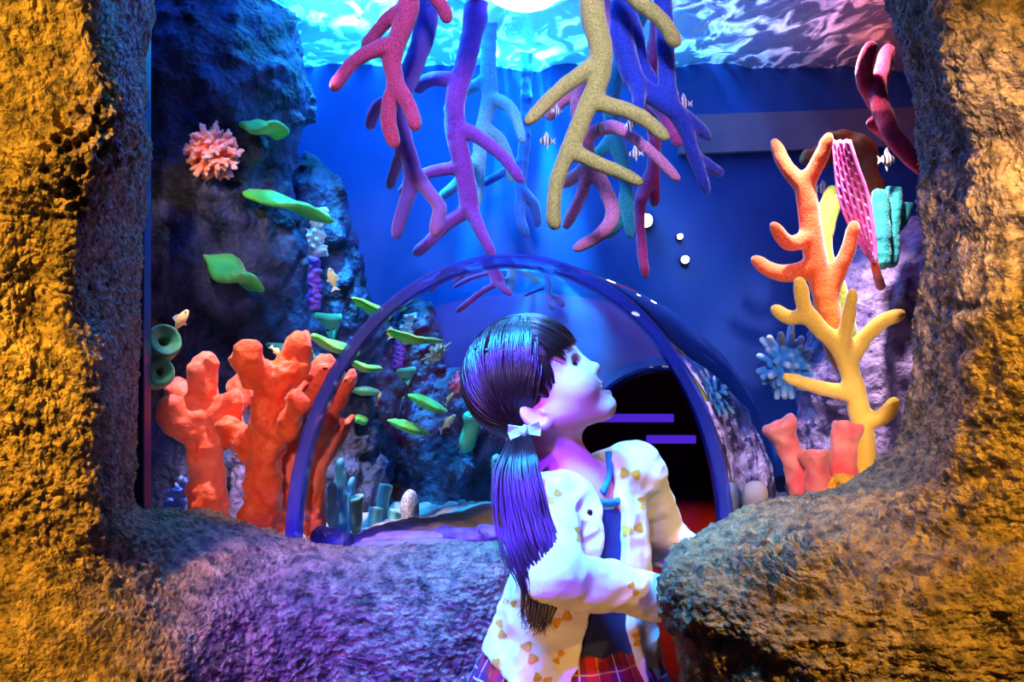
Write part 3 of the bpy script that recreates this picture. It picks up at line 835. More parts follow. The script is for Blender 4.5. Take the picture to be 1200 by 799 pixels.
# white frilled coral with beaded purple coral below it
pr = []
rr = random.Random(4)
_seat['L'] = min(reach(368, y, -2.4) for y in (255, 275, 300))
for i in range(16):
    t = i / 15; c = PX(368 + 4 * math.sin(t * 7), 248 + 50 * t, -2.4)
    for q in range(4):
        e = c + Vector((rr.uniform(-.4, 1) * .035, rr.uniform(-1, .3) * .03, rr.uniform(-.6, .8) * .018))
        pr.append(cap(c, e, .009, .0055, .006))
tag(solid('frilled_coral', field(pr, .003), pmat('white_frill', '#e6f4ee', '#ffffff', rough=.6, sheen=.3)), 'white frilled coral strand at the tip of the long green plate', 'coral')
pr = []
_seat['L'] = min(reach(364, y, -2.4) for y in (305, 330, 360))
for i in range(26):
    t = i / 25; c = PX(364 + 6 * math.sin(i * 2.4), 304 + 58 * t, -2.4)
    pr.append(ell(c, (.016 + .005 * rr.random(), .016, .011), k=.003))
tag(solid('beaded_coral', field(pr, .003, post=lump(.0016, 130, 3)), pmat('purple_beaded', '#9a2fb4', '#c868d8', rough=.5, nscale=50)), 'purple beaded coral column hanging below the white frilled strand', 'coral')
_seat.clear()

# --- green plate corals
M['plate'] = pmat('leaf_green_plate', '#1ecb4a', '#7df06a', rough=.5, nscale=12, bump=.3, bscale=70, sheen=.4)
def plate(p0, p1, wpx, d, label, dd=.05, bend=0, mat=None, group='green plate corals on the left reef', fold=.0, taper=.8):
    if d < 0: _seat['L'] = min(reach(p0[0] + (p1[0] - p0[0]) * t, p0[1] + (p1[1] - p0[1]) * t, -d) for t in (.2, .5, .8))
    a, b = PX(*p0, d), PX(*p1, d + (dd if d > 0 else 0), .04); d = DX(*p0, d); _seat.clear(); L = (b - a).length; w = wpx * d / F
    X = (b - a).normalized(); Yv = Vector((0, 1, 0)); Yv = (Yv - X * Yv.dot(X)).normalized(); Z = X.cross(Yv)
    if Z.z < 0: Z = -Z
    pr = []
    n = 11
    for i in range(n):
        t = i / (n - 1); s = math.sin(math.pi * (t * .86 + .07)) ** taper
        c = a + X * L * (.06 + .88 * t) + Z * (bend * math.sin(math.pi * t)) * d / F
        R = Matrix((X, Yv, Z)).transposed()
        if fold: R = R @ Matrix.Rotation(fold * math.sin(t * 5), 3, 'X')
        pr.append(ell(c, (L / n * 1.3, max(.01, w * 2.2 * s), max(.005, w * .5 * s)), R=R, k=.012))
    V, Q = field(pr, .0032, post=lump(.0018, 45, wpx))
    return tag(solid('plate_coral', (V, Q), mat or M['plate']), label, 'coral', group)
plate((283,146),(336,154), 11, -2.2, 'green plate coral shaped like a leaf beside the pink soft coral', fold=.5)
plate((272,222),(386,258), 11, -2.2, 'long slanting green plate coral whose lower end meets the white frilled strand', dd=-.05, bend=4, fold=.4)
plate((241,300),(306,338), 14, -2.2, 'green plate coral with two lobes, lowest on the dark left reef rock', fold=.6)
plate((456,387),(517,400), 6, -.25, 'long thin green plate coral nearest the top of the tunnel wall', bend=-5)
plate((414,424),(446,432), 5, -.25, 'thin green plate coral ending just inside the tunnel rim', bend=-3)
plate((480,464),(522,481), 8, -.25, 'fat green plate coral below the cream anemone, with a forked end', dd=-.04)
plate((456,493),(501,507), 6, -.25, 'slim green plate coral lowest of those behind the tunnel wall')
plate((335,452),(356,466), 7, -2.3, 'small mint plate coral tucked behind the tallest orange coral')
plate((314,404),(372,420), 12, -2.3, 'broad mint green plate coral below the green cup sponge', mat=pmat('mint_plate', '#3cc888', '#8cf0b0', rough=.5, nscale=12, sheen=.3))

# --- sponges: each tube a part
def sponge_tubes(name, tubes, mat, label, d, cat='sponge', group=None, wob=.0025, inner=None, res=.003, hole=.55, flare=1.0):
    if d < 0: _seat['L'] = reach(*tubes[0][0][0][:2], -d)
    base = PX(tubes[0][0][-1][0], tubes[0][0][-1][1], d)
    e = empty(name, base, label, cat, group)
    for i, (pts, rt, rb) in enumerate(tubes):
        C = [np.array(v) for v in catmull([PX(p[0], p[1], d + (p[2] if len(p) > 2 and d > 0 else 0)) for p in pts], 5)]
        s = DX(*pts[0][:2], d) / F; n = len(C) - 1
        pr = []
        for j in range(n):
            def rad(t):
                fl = max(0, 1 - t / .28) ** 2 * flare
                return (rb + (rt - rb) * fl * 1.0 + (0 if flare else 0)) * s
            pr.append(cap(C[j], C[j + 1], rad(j / n), rad((j + 1) / n), .004))
        ax = C[0] - C[min(2, n)]; ax /= np.linalg.norm(ax)
        pr.append(cap(C[0] + ax * rt * s * 1.6, C[0] + ax * rt * s * 1.5 + ax * .001, rt * s * 1.45, rt * s * 1.45, .003, 'sub'))
        pr.append(cap(C[0] + ax * rt * s, C[0] - ax * rt * s * 2.0, rt * s * hole, rt * s * hole * .7, .006, 'sub'))
        solid('tube', field(pr, res, post=lump(wob, 55, i + d * 3)), mat, parent=e)
    _seat.clear(); return e
M['pinktube'] = pmat('pink_tube_sponge', '#f2586a', '#ff9c98', rough=.6, nscale=20, bump=.5, bscale=110, sheen=.4)
sponge_tubes('tube_sponge', [([(914,500),(926,530),(936,565),(940,600)], 20, 13), ([(954,534,-.03),(957,556,-.03),(956,600,-.02)], 18, 14), ([(993,502,.02),(989,524,.02),(988,560,.02),(986,590,.02)], 18, 15)],
             M['pinktube'], 'trio of coral pink tube sponges with open tops at the foot of the lilac rock', 1.87, wob=.004, hole=.5)
M['cyantube'] = pmat('cyan_tube_sponge', '#3cc8dc', '#96f0f4', rough=.55, nscale=20, sheen=.4)
sponge_tubes('tube_sponge', [([(417,586),(417,600),(417,614)], 9.5, 7.5), ([(440,599,.02),(439,606,.02),(438,614,.02)], 9, 7.5), ([(452,572,.05),(449,586,.05),(446,612,.05)], 8.5, 7), ([(462,603,.0),(461,608,.0),(460,614,.0)], 8, 6.5)],
             M['cyantube'], 'cluster of four cyan tube sponges on the sand inside the tunnel view', .05, hole=.6, wob=.001)
M['greentube'] = pmat('sea_green_sponge', '#1fae78', '#62dca0', rough=.55, nscale=14, bump=.3, bscale=90, sheen=.4)
sponge_tubes('cup_sponge', [([(382,374),(380,392),(372,420),(368,448)], 19, 13)], M['greentube'], 'sea green cup sponge with flared lip just outside the tunnel rim', -2.3, hole=.7)
sponge_tubes('barrel_sponge', [([(192,400,-.03),(184,407,0),(176,412,.03)], 20, 20)], M['greentube'], 'upper round green barrel sponge at the far left edge of the pane', 1.9, hole=.32, flare=.0, wob=.0015, group='barrel sponges by the left frame post')
sponge_tubes('barrel_sponge', [([(188,436,-.04),(186,438,0),(182,442,.04)], 16, 16)], M['greentube'], 'lower round green barrel sponge touching the left frame post', 1.9, hole=.36, flare=.0, wob=.0015, group='barrel sponges by the left frame post')
sponge_tubes('tube_sponge', [([(555,488),(553,500),(548,518)], 12, 9.5), ([(563,470,.03),(561,480,.03),(558,494,.03)], 7.5, 6)], pmat('teal_green_sponge', '#1fae8a', '#6adc9c', rough=.55, nscale=14), 'short green tube sponge with a little yellowish one on top, beside the girl\'s hair', -.24, hole=.5)
sponge_tubes('finger_sponge', [([(1031,226),(1033,262),(1034,306)], 8.5, 9.5), ([(1048,222,.02),(1046,262,.02),(1044,306,.02)], 8.5, 9.5), ([(1062,240,.04),(1058,256,.04),(1046,270,.04)], 7, 7)],
             pmat('teal_finger', '#1399a6', '#2cbcc0', rough=.7, nscale=20, bump=.5, bscale=200, sheen=.4), 'teal finger sponge with blunt fingers standing on top of the lilac rock', 2.12, hole=.2, flare=.2)

# --- pitted and striped columns
M['striped'] = pmat('cream_pitted_column', '#a8708a', '#f0e6dc', rough=.7, nscale=150, stop=(.42, .52), bump=.5, bscale=150)
e = empty('column_coral', PX(590, 600, .2), 'three slim cream speckled coral columns on the sand behind the ponytail', 'coral')
for x, y, r in ((581, 538, 5.5), (594, 508, 5.8), (603, 540, 5)):
    solid('column', field(branch_prims(.2 + (x - 590) * .002, [(r * .9, r, [(x, y), (x + 1, 570), (x, 606)])], .004), .0024, post=lump(.0012, 120, x)), M['striped'], parent=e)
coral('column_coral', .26, [(5.5, 5.5, [(607, 512), (607, 545), (606, 606)])], pmat('neon_magenta', '#ff1e8c', '#ff3ea0', rough=.5), 'neon magenta coral column rising behind the cream speckled ones')
tag(solid('dome_coral', field([ell(PX(480, 597, .07), (.036, .032, .050), k=.01)], .0025, post=lump(.001, 90, 2)), pmat('dotted_dome', '#b4a0c0', '#f4ece8', rough=.6, nscale=170, stop=(.44, .54), bump=.6, bscale=170)), 'pale dotted egg shaped coral right of the cyan tube sponges', 'coral')
pr = [ell(PX(545 + x, 600 + y, .16), (r, r, r * .9), k=.01) for x, y, r in ((0, 0, .03), (-12, 6, .022), (12, 5, .022), (-4, -9, .018), (6, -8, .016))]
tag(solid('lumpy_coral', field(pr, .003, post=lump(.006, 60, 4)), pmat('turquoise_lumpy', '#28c4cc', '#7cf0ec', rough=.6)), 'lumpy turquoise coral on the sand between the dotted dome and the cream columns', 'coral')
pr = [ell(PX(584 + x, 598 + y, .14), (r, r, r), k=.008) for x, y, r in ((0, 0, .018), (-5, 4, .012), (6, 3, .014))]
tag(solid('ball_coral', field(pr, .0028, post=lump(.0025, 110, 4)), pmat('lime_ball', '#3fae3c', '#86d858', rough=.6)), 'small lime green ball coral at the foot of the cream columns', 'coral')
pr = [cap(PX(400, 612, .16), PX(398, 545, .16), .03, .016, .01), cap(PX(392, 612, .12), PX(390, 572, .12), .022, .014, .01), cap(PX(410, 606, .16), PX(413, 565, .16), .022, .012, .01)]
tag(solid('spire_coral', field(pr, .0035, post=lump(.006, 45, 6)), pmat('cyan_spire', '#2a9ad8', '#5cc8f0', rough=.6)), 'cyan spire coral behind the pink tipped orange coral', 'coral')
pr = [ell(P(884, 581, 1.86), (.025, .024, .029), k=.01), cap(P(884, 598, 1.86), P(884, 655, 1.86), .016, .02, .02)]
tag(solid('ball_coral', field(pr, .003, post=lump(.0015, 60, 4)), pmat('white_ball_coral', '#e8e0ee', '#ffffff', rough=.6)), 'smooth white ball coral low beside the right flank of the tunnel', 'coral')
pr = [ell(P(985 + x, 578 + y, 1.84), (r, r * .9, r * .75), k=.012) for x, y, r in ((0, 0, .04), (-20, 6, .026), (20, -2, .03), (4, -8, .026))]
tag(solid('grainy_coral', field(pr, .003, post=lump(.0045, 110, 8, .003)), pmat('mustard_grainy', '#a87810', '#f0b41e', rough=.6, nscale=60)), 'grainy mustard coral mound at the base of the golden branch coral', 'coral')
pr = [cap(P(956, 186, 2.55), P(985, 166, 2.55), .03, .034, .02), cap(P(985, 166, 2.55), P(1012, 178, 2.55), .034, .034, .02), cap(P(1012, 178, 2.55), P(1020, 215, 2.56), .034, .028, .02), cap(P(1020, 215, 2.56), P(1020, 330, 2.6), .03, .05, .02)]
tag(solid('massive_coral', field(pr, .0045, post=lump(.014, 34, 9)), pmat('rusty_massive', '#a85a2a', '#d88a48', rough=.7, nscale=24)), 'rusty orange hooked coral head far behind the magenta lattice fan', 'coral')

# --- magenta lattice sea fan
e_l = [(977,165),(980,200),(985,236),(1002,276),(1022,306)]; e_r = [(995,164),(1006,198),(1017,230),(1024,272),(1027,308)]
Lc, Rc = catmull([P(x, y, 2.06) for x, y in e_l], 6), catmull([P(x, y, 2.0) for x, y in e_r], 6)
def fan(u, v):
    i = v * (len(Lc) - 1); a = int(min(i, len(Lc) - 2)); t = i - a
    l = Lc[a] + (Lc[a + 1] - Lc[a]) * t; r = Rc[a] + (Rc[a + 1] - Rc[a]) * t
    return l + (r - l) * u
paths = []
for i in range(6):
    paths.append((np.array([fan(i / 5, v) for v in np.linspace(0, 1, 30)]), np.full(30, .0042)))
for k in range(5):
    for j in range(11):
        v = (j + .5 * (k % 2)) / 11
        paths.append((np.array([fan(k / 5, v), fan((k + 1) / 5, min(1, v + .045))]), np.full(2, .0036)))
fo = tag(solid('sea_fan', tube_mesh(paths, 8), pmat('magenta_fan', '#e83aa8', '#f078c8', rough=.6, nscale=40, sheen=.4)), 'magenta lattice sea fan between the orange branch coral and the teal finger sponge', 'sea fan')
st = np.array([fan(.5, 1), P(1027, 318, 2.08), P(1032, 335, 2.14)])
solid('stem', tube_mesh([(st, np.array([.008, .009, .011]))], 10), M['knobpink'], parent=fo)

# ================================================================== FISH
M['fish_pale'] = pmat('silver_fish_skin', '#e8ecf4', '#ffffff', rough=.35, nscale=30)
M['fish_yellow'] = pmat('yellow_fish_skin', '#f0d478', '#fff2c0', rough=.4, nscale=30)
M['fish_band'] = pmat('black_fish_band', '#1a1a26', '#26263a', rough=.4)
M['fish_fin'] = pmat('clear_fin', '#cfd8f0', '#e8eefc', rough=.4)
def fish_meshes(kind):
    """body, bands, tail and fins of one small fish, nose to +x, 1 unit long"""
    deep = .30 if kind == 'cardinal' else .17
    n, a = 18, 14
    def rad(t): return max(.012, math.sin(math.pi * min(1, t * .92 + .05)) ** .75)
    V = np.array([[.38 - .76 * i / (n - 1), .10 * rad(i / (n - 1)) * math.cos(2 * math.pi * j / a), deep * rad(i / (n - 1)) * math.sin(2 * math.pi * j / a)] for i in range(n) for j in range(a)])
    body = raw_mesh('body', V, grid_quads(n, a, close_v=True)); body.materials.append(M['fish_pale' if kind == 'cardinal' else 'fish_yellow']); body.materials.append(M['fish_band'])
    for p in body.polygons:
        x = p.center.x
        if kind == 'cardinal' and any(abs(x - q) < .035 for q in (.2, .0, -.2)): p.material_index = 1
    def fin(name, pts, th=.012):
        bm = bmesh.new()
        f = [bm.verts.new((x, -th, z)) for x, z in pts]; b = [bm.verts.new((x, th, z)) for x, z in pts]
        bm.faces.new(f); bm.faces.new(b[::-1])
        for i in range(len(pts)): bm.faces.new((f[i], b[i], b[(i + 1) % len(pts)], f[(i + 1) % len(pts)]))
        bmesh.ops.recalc_face_normals(bm, faces=bm.faces)
        me = bpy.data.meshes.new(name); bm.to_mesh(me); bm.free(); me.materials.append(M['fish_fin']); return me
    tail = fin('tail_fin', [(-.34, .04), (-.56, .2), (-.5, .0), (-.56, -.2), (-.34, -.04)])
    up = fin('dorsal_fin', [(.14, deep * .85), (.02, deep + (.26 if kind == 'cardinal' else .08)), (-.12, deep + .12), (-.2, deep * .6)])
    dn = fin('anal_fin', [(.0, -deep * .85), (-.08, -deep - (.24 if kind == 'cardinal' else .07)), (-.2, -deep * .6)])
    bm = bmesh.new(); bmesh.ops.create_uvsphere(bm, u_segments=10, v_segments=8, radius=.035)
    bmesh.ops.scale(bm, vec=(1, 3.1, 1), verts=bm.verts); bmesh.ops.translate(bm, vec=(.28, 0, .03), verts=bm.verts)
    eye = bpy.data.meshes.new('eye'); bm.to_mesh(eye); bm.free(); eye.materials.append(M['fish_band'])
    return [('body', body), ('tail_fin', tail), ('dorsal_fin', up), ('anal_fin', dn), ('eye', eye)]
FM = {k: fish_meshes(k) for k in ('cardinal', 'slim')}
def fish(px, py, d, lpx, kind, pitch, yaw, label, group):
    e = empty('reef_fish', PX(px, py, d), label, 'fish', group)
    e.rotation_euler = (0, math.radians(-pitch), math.radians(yaw)); s = lpx * DX(px, py, d) / F; e.scale = (s, s, s)
    for nme, me in FM[kind]:
        o = bpy.data.objects.new(nme, me); COL.objects.link(o); o.parent = e
gC, gS = 'banded cardinal fish under the hanging corals', 'slim pale fish around the left reef'
for i, (x, y, l, yw, lab) in enumerate([
  (801, 121, 22, 200, 'small banded cardinal fish right of the royal blue coral, uppermost of that pair'),
  (806, 156, 26, 160, 'larger banded cardinal fish among the fading tips of the royal blue coral'),
  (739, 146, 18, 20, 'small banded fish between the pale yellow arm and the turquoise stem'),
  (744, 180, 18, 170, 'small banded fish just right of the turquoise stem, below the pale yellow arm'),
  (640, 165, 20, 185, 'small pale fish alone left of the pale yellow trunk'),
  (653, 130, 15, 20, 'tiny pale fish beneath the left arm of the pale yellow coral'),
  (703, 150, 15, 200, 'tiny banded fish framed between the pale yellow trunk and turquoise stem')]):
    fish(x, y, 2.28 if i < 2 else 2.1, l, 'cardinal', rnd.uniform(-15, 15), yw, lab, gC)
fish(1040, 187, 2.1, 26, 'cardinal', 5, 20, 'black and white cardinal fish beside the right rock, above the teal sponge', 'banded cardinal fish by the right rock')
fish(964, 221, 2.3, 20, 'cardinal', 0, 160, 'banded fish peeking out behind the orange branch coral', 'banded cardinal fish by the right rock')
fish(389, 325, 2.3, 30, 'slim', 75, 200, 'slim cream fish swimming nose up right of the purple beaded coral', gS)
fish(213, 374, 2.0, 34, 'slim', 58, 20, 'slim yellowish fish rising above the green barrel sponges', gS)
fish(324, 412, 2.12, 18, 'slim', -45, 20, 'little cream fish diving between the forks of the tallest orange coral', gS)
fish(244, 470, 2.15, 17, 'slim', 80, 40, 'little yellow fish beside the right arm of the leftmost orange coral', gS)
fish(444, 466, .14, 13, 'slim', 80, 30, 'tiny orange white fish below the thin green plate, inside the tunnel view', gS)
fish(526, 494, .16, 22, 'slim', 35, 10, 'slim fish slanting upward left of the short green tube sponge', gS)
fish(527, 466, .16, 14, 'slim', 60, 30, 'tiny pale fish under the crimson pebbly coral', gS)

# ================================================================== glowing discs added on the back wall for spotlight reflections
M['lamp_body'] = pmat('black_lamp_housing', '#16181e', '#22252c', rough=.4)
M['lens'] = emit('reflection_glow', (1, .86, .68, 1), 14)
for x, y, r, lab in ((757, 258, 8, 'largest glowing disc on the blue back wall, added for a spotlight reflection'), (803, 304, 4.5, 'small warm disc lower right of the big one, added for a spotlight reflection'), (797, 277, 3.2, 'smallest faint disc above the small warm one, added for a spotlight reflection')):
    c = P(x, y, 2.985); e = empty('spotlight_reflection', c, lab, 'lamp', 'glowing discs added for spotlight reflections'); s = r * 2.985 / F
    def disc(name, r0, y0, y1, mat):
        bm = bmesh.new(); bmesh.ops.create_cone(bm, cap_ends=True, segments=28, radius1=r0, radius2=r0 * .92, depth=abs(y1 - y0))
        bmesh.ops.rotate(bm, cent=(0, 0, 0), matrix=Matrix.Rotation(math.radians(90), 3, 'X'), verts=bm.verts)
        bmesh.ops.translate(bm, vec=c + Vector((0, (y0 + y1) / 2, 0)), verts=bm.verts)
        bm_obj(name, bm, mat, parent=e, smooth=False)
    disc('disc_back', s * 1.15, .005, .04, M['lamp_body']); disc('lens', s, -.008, .006, M['lens'])
# ================================================================== THE GIRL
HC = P(628, 447, 1.42)
th, ps = math.radians(38), math.radians(-8)
fwd = Vector((math.cos(th) * math.cos(ps), math.cos(th) * math.sin(ps), math.sin(th)))
lft = Vector((-math.sin(ps), math.cos(ps), 0)); upv = fwd.cross(lft).normalized()
HR = Matrix((fwd, lft, upv)).transposed()          # columns: forward, left, up
def hl(x, y, z): return HC + HR @ Vector((x, y, z))
def hc_(a, b, ra, rb=None, k=.01, op='add'): return cap(hl(*a), hl(*b), ra, rb, k, op)
def he(c, r, k=.01, op='add', R=None): return ell(hl(*c), r, HR if R is None else HR @ R, k, op)

fd = Vector((.78, -.62, 0)).normalized(); ld = Vector((-fd.y, fd.x, 0))
Rs, Ls = Vector((.047, 1.362, .878)), Vector((.186, 1.50, .905))
Re, Rw = P(652, 676, 1.25), P(783, 702, 1.345)
Le, Lw = P(779, 638, 1.585), P(818, 646, 1.525)
NB = Vector((.090, 1.425, .890))

pr = []
# skull and face
pr += [he((-.006, 0, .012), (.082, .067, .078), .01), he((.022, 0, -.040), (.049, .053, .052), .025)]
for s in (-1, 1):
    pr += [he((.042, s * .030, -.046), (.027, .024, .025), .02)]
    pr += [hc_((-.012, s * .046, -.050), (.048, s * .014, -.088), .017, .014, .02)]
    pr += [hc_((.062, s * .012, .006), (.052, s * .040, .004), .007, .006, .012)]        # brow
pr += [he((.056, 0, -.0885), (.0165, .017, .0135), .014), hc_((.064, 0, -.006), (.0755, 0, -.034), .0055, .0075, .010), he((.0775, 0, -.0365), (.0085, .0085, .0075), .006)]
for s in (-1, 1): pr += [he((.0695, s * .0095, -.0415), (.0075, .0055, .0055), .005)]
pr += [he((.060, 0, -.064), (.0135, .024, .018), .010)]                                          # muzzle
# lips: upper and lower arcs, drawn up at the corners in a smile
for s in (-1, 1):
    pr += [hc_((.0715, 0, -.0600), (.0655, s * .013, -.0605), .0042, .0038, .003), hc_((.0655, s * .013, -.0605), (.0545, s * .0265, -.0555), .0038, .0028, .003)]
    pr += [hc_((.0705, 0, -.0760), (.0640, s * .012, -.0735), .0048, .0042, .003), hc_((.0640, s * .012, -.0735), (.0545, s * .0260, -.0590), .0042, .0026, .003)]
    pr += [hc_((.050, s * .034, -.040), (.046, s * .036, -.058), .007, .005, .008)]          # cheek lifted by the smile
for s in (-1, 1): pr += [hc_((.076, 0, -.0672), (.0605, s * .0215, -.0610), .0042, .0022, .0015, 'sub')]
pr += [he((.069, 0, -.0670), (.011, .0165, .0040), .002, 'sub'), he((.078, .005, -.0455), (.004, .0022, .003), .001, 'sub'), he((.078, -.005, -.0455), (.004, .0022, .003), .001, 'sub')]
for s in (-1, 1):   # eye sockets, lids left as a rim around the ball
    pr += [he((.068, s * .0265, -.0150), (.011, .0150, .0085), .006, 'sub'), he((.0515, s * .0270, -.0145), (.0128, .0132, .0128), .003)]
    pr += [he((.0640, s * .0275, -.0152), (.0085, .0115, .0040), .002, 'sub')]
# ears
ER = Matrix.Rotation(math.radians(-14), 3, 'Y')
for s in (-1, 1):
    Rz = Matrix.Rotation(math.radians(s * -24), 3, 'Z')
    R = Rz @ ER
    pr += [he((-.022, s * .0665, -.040), (.0175, .0065, .0255), .004, R=R), he((-.020, s * .0630, -.047), (.012, .008, .016), .006, R=R)]
    pr += [he((-.019, s * .0725, -.038), (.0105, .0048, .0165), .003, 'sub', R=R)]
    pr += [hc_((-.027, s * .0705, -.028), (-.024, s * .0685, -.050), .0028, .0026, .003), he((-.010, s * .0655, -.041), (.004, .004, .0055), .003)]
# neck, trunk
pr += [cap(hl(-.030, 0, -.062), NB + Vector((0, 0, .0)), .037, .038, .03), cap(NB, NB + Vector((-.002, .003, -.10)), .042, .066, .03)]
pr += [cap(NB - Vector((0, 0, .012)), Rs + Vector((.01, .01, .0)), .030, .030, .03), cap(NB - Vector((0, 0, .012)), Ls - Vector((.01, .01, 0)), .030, .030, .03)]
TR = Matrix((fd, ld, Vector((0, 0, 1)))).transposed()
pr += [ell((.098, 1.428, .80), (.062, .088, .10), TR, .03), ell((.088, 1.43, .70), (.060, .080, .09), TR, .03), ell((.083, 1.43, .62), (.070, .090, .07), TR, .03)]
# arms and hands
def arm(S, E_, W, h, n):
    h = Vector(h).normalized(); n = Vector(n); n = (n - h * n.dot(h)).normalized(); s = h.cross(n).normalized()
    o = [cap(S, E_, .031, .025, .015), cap(E_, W, .025, .018, .012)]
    Rm = Matrix((h, s, n)).transposed()
    c = W + h * .036
    o += [ell(c, (.032, .026, .0115), Rm, .010), cap(W - h * .01, W + h * .02, .0175, .016, .01)]
    for i, (off, L) in enumerate(((-.0195, .044), (-.0065, .050), (.0065, .047), (.0190, .037))):
        a = W + h * .058 + s * off; b = a + (h * .92 + n * .30 + s * off * 6).normalized() * L * .42; d = b + (h * .72 + n * .68).normalized() * L * .34; e = d + (h * .45 + n * .88).normalized() * L * .26
        o += [cap(a - h * .02, b, .0068, .0062, .003), cap(b, d, .0062, .0057, .0015), cap(d, e, .0057, .0048, .0015)]
    a = W + h * .022 - s * .020; b = a + (h * .55 - s * .80 + n * .1).normalized() * .026; d = b + (h * .85 - s * .35 + n * .35).normalized() * .022
    o += [cap(a, b, .0092, .0076, .006), cap(b, d, .0076, .0056, .002)]
    return o
pr += arm(Rs, Re, Rw, (.30, .95, -.08), (.95, -.30, 0))
pr += arm(Ls, Le, Lw, (.12, -.72, -.62), (.97, .1, 0))
# legs
for s, fx in ((-1, 0), (1, .0)):
    hip = Vector((.083, 1.43, .60)) + ld * s * .045; kn = Vector((.088, 1.425, .32)) + ld * s * .05 + fd * .015; an = Vector((.08, 1.43, .07)) + ld * s * .05
    pr += [cap(hip, kn, .055, .038, .02), cap(kn, an, .037, .024, .012), cap(an + Vector((0, 0, -.03)) - fd * .02, an + fd * .09 + Vector((0, 0, -.05)), .026, .018, .012)]

axs = [axis(-.10, .36, .006, [(HC.x - .10, HC.x + .112, .0021), (.19, .33, .003)]),
       axis(1.19, 1.66, .006, [(HC.y - .085, HC.y + .085, .0024), (1.33, 1.55, .0034)]),
       axis(-.02, 1.24, .007, [(HC.z - .125, HC.z + .105, .0021), (.68, .84, .003)])]
V, Q = field(pr, .007, axes=axs, smooth=1)
person = empty('person', Vector((.083, 1.43, 0)), 'dark haired girl in white cardigan with mustard bows, looking up inside the tunnel mouth', 'person')
# skin pigment, painted per vertex
loc = (V - np.array(HC)) @ np.array(HR)
base = np.array(srgb('#f2b49c')[:3]); colr = np.repeat(base[None], len(V), 0)
def pig(c, w):
    global colr
    c = np.array(srgb(c)[:3]); colr = colr * (1 - w[:, None]) + c * w[:, None]
def blob(x, y, z, rx, ry, rz): return np.clip(1.35 - 1.35 * (((loc[:, 0] - x) / rx) ** 2 + ((loc[:, 1] - y) / ry) ** 2 + ((loc[:, 2] - z) / rz) ** 2), 0, 1)
for s in (-1, 1):
    pig('#ee8f82', .55 * blob(.055, s * .036, -.045, .03, .022, .022)); pig('#ea8a7c', .6 * blob(-.02, s * .068, -.042, .025, .02, .03))
    pig('#33211c', .85 * blob(.060, s * .027, .0035, .02, .017, .0032))
    pig('#5a3a34', .6 * blob(.062, s * .0272, -.0150, .012, .0125, .0052))
ay = np.abs(loc[:, 1]); sm = .0055 * (ay / .0265) ** 2
def lip(w0, hw): return np.clip(1.5 - 1.5 * np.abs(loc[:, 2] - (w0 + sm * (2.4 if w0 < -.07 else .9))) / hw, 0, 1) * (ay < .0275) * (loc[:, 0] > .047)
pig('#cf4a52', .9 * np.maximum(lip(-.0605, .0048), lip(-.0750, .0055)))
pig('#4a1218', .95 * np.clip(1.4 - 1.4 * np.abs(loc[:, 2] - (-.0672 + sm * 1.3)) / .0034, 0, 1) * (ay < .024) * (loc[:, 0] < .0705 - .35 * ay) * (loc[:, 0] > .045))
me = raw_mesh('body', V, Q)
ca = me.color_attributes.new('skin_pigment', 'FLOAT_COLOR', 'POINT')
ca.data.foreach_set('color', np.concatenate([colr, np.ones((len(V), 1))], 1).astype(np.float32).ravel())
m = pmat('skin', '#f2b49c', rough=.48, spec=.35, sub=.12)
vc = m.node_tree.nodes.new('ShaderNodeVertexColor'); vc.layer_name = 'skin_pigment'
m.node_tree.links.new(vc.outputs[0], [n for n in m.node_tree.nodes if n.type == 'BSDF_PRINCIPLED'][0].inputs['Base Color'])
M['skin'] = m
body = link('body', me, m, person)

# eyes, lashes, teeth
M['eye_white'] = pmat('eye_white', '#f4f0ee', rough=.2); M['iris'] = pmat('dark_brown_iris', '#24130c', rough=.15)
gaze = (HR @ Vector((.86, .0, .32))).normalized()
for s in (-1, 1):
    bm = bmesh.new(); bmesh.ops.create_uvsphere(bm, u_segments=28, v_segments=20, radius=.0112)
    c = hl(.0530, s * .0272, -.0150)
    bmesh.ops.translate(bm, vec=c, verts=bm.verts)
    g = (HR @ Vector((.94, s * .22, .26))).normalized()
    for f in bm.faces:
        f.material_index = 1 if (f.calc_center_median() - c).normalized().dot(g) > .80 else 0
    bm_obj('eye', bm, [M['eye_white'], M['iris']], person, smooth=True)
    paths = []
    for i in range(16):
        t = i / 15; a = -1 + 2 * t
        p = hl(.0655 - .006 * a * a - (.004 * a if s > 0 else -.0 ) , s * .0275 + a * .0125, -.0122 - .0018 * a * a)
        q = p + HR @ Vector((.0042, a * .0022, .0026))
        paths.append((np.array([p, (p + q) / 2 + HR @ Vector((.0008, 0, -.0006)), q]), np.array([.0007, .0006, .0002])))
    arc = np.array([hl(.0652 - .006 * a * a, s * .0275 + a * .0125, -.0120 - .0018 * a * a) for a in np.linspace(-1, 1, 14)])
    paths.append((arc, np.full(14, .0009)))
    solid('eyelashes', tube_mesh(paths, 5), M['iris'], person)
tp = [ell(hl(.0655 - abs(i) * .0018, i * .0044, -.0648 + .0004 * abs(i)), (.0022, .0021, .0026), HR, k=.0004) for i in range(-3, 4)]
solid('teeth', field(tp, .0008), pmat('tooth_enamel', '#f4efe6', rough=.25), person)

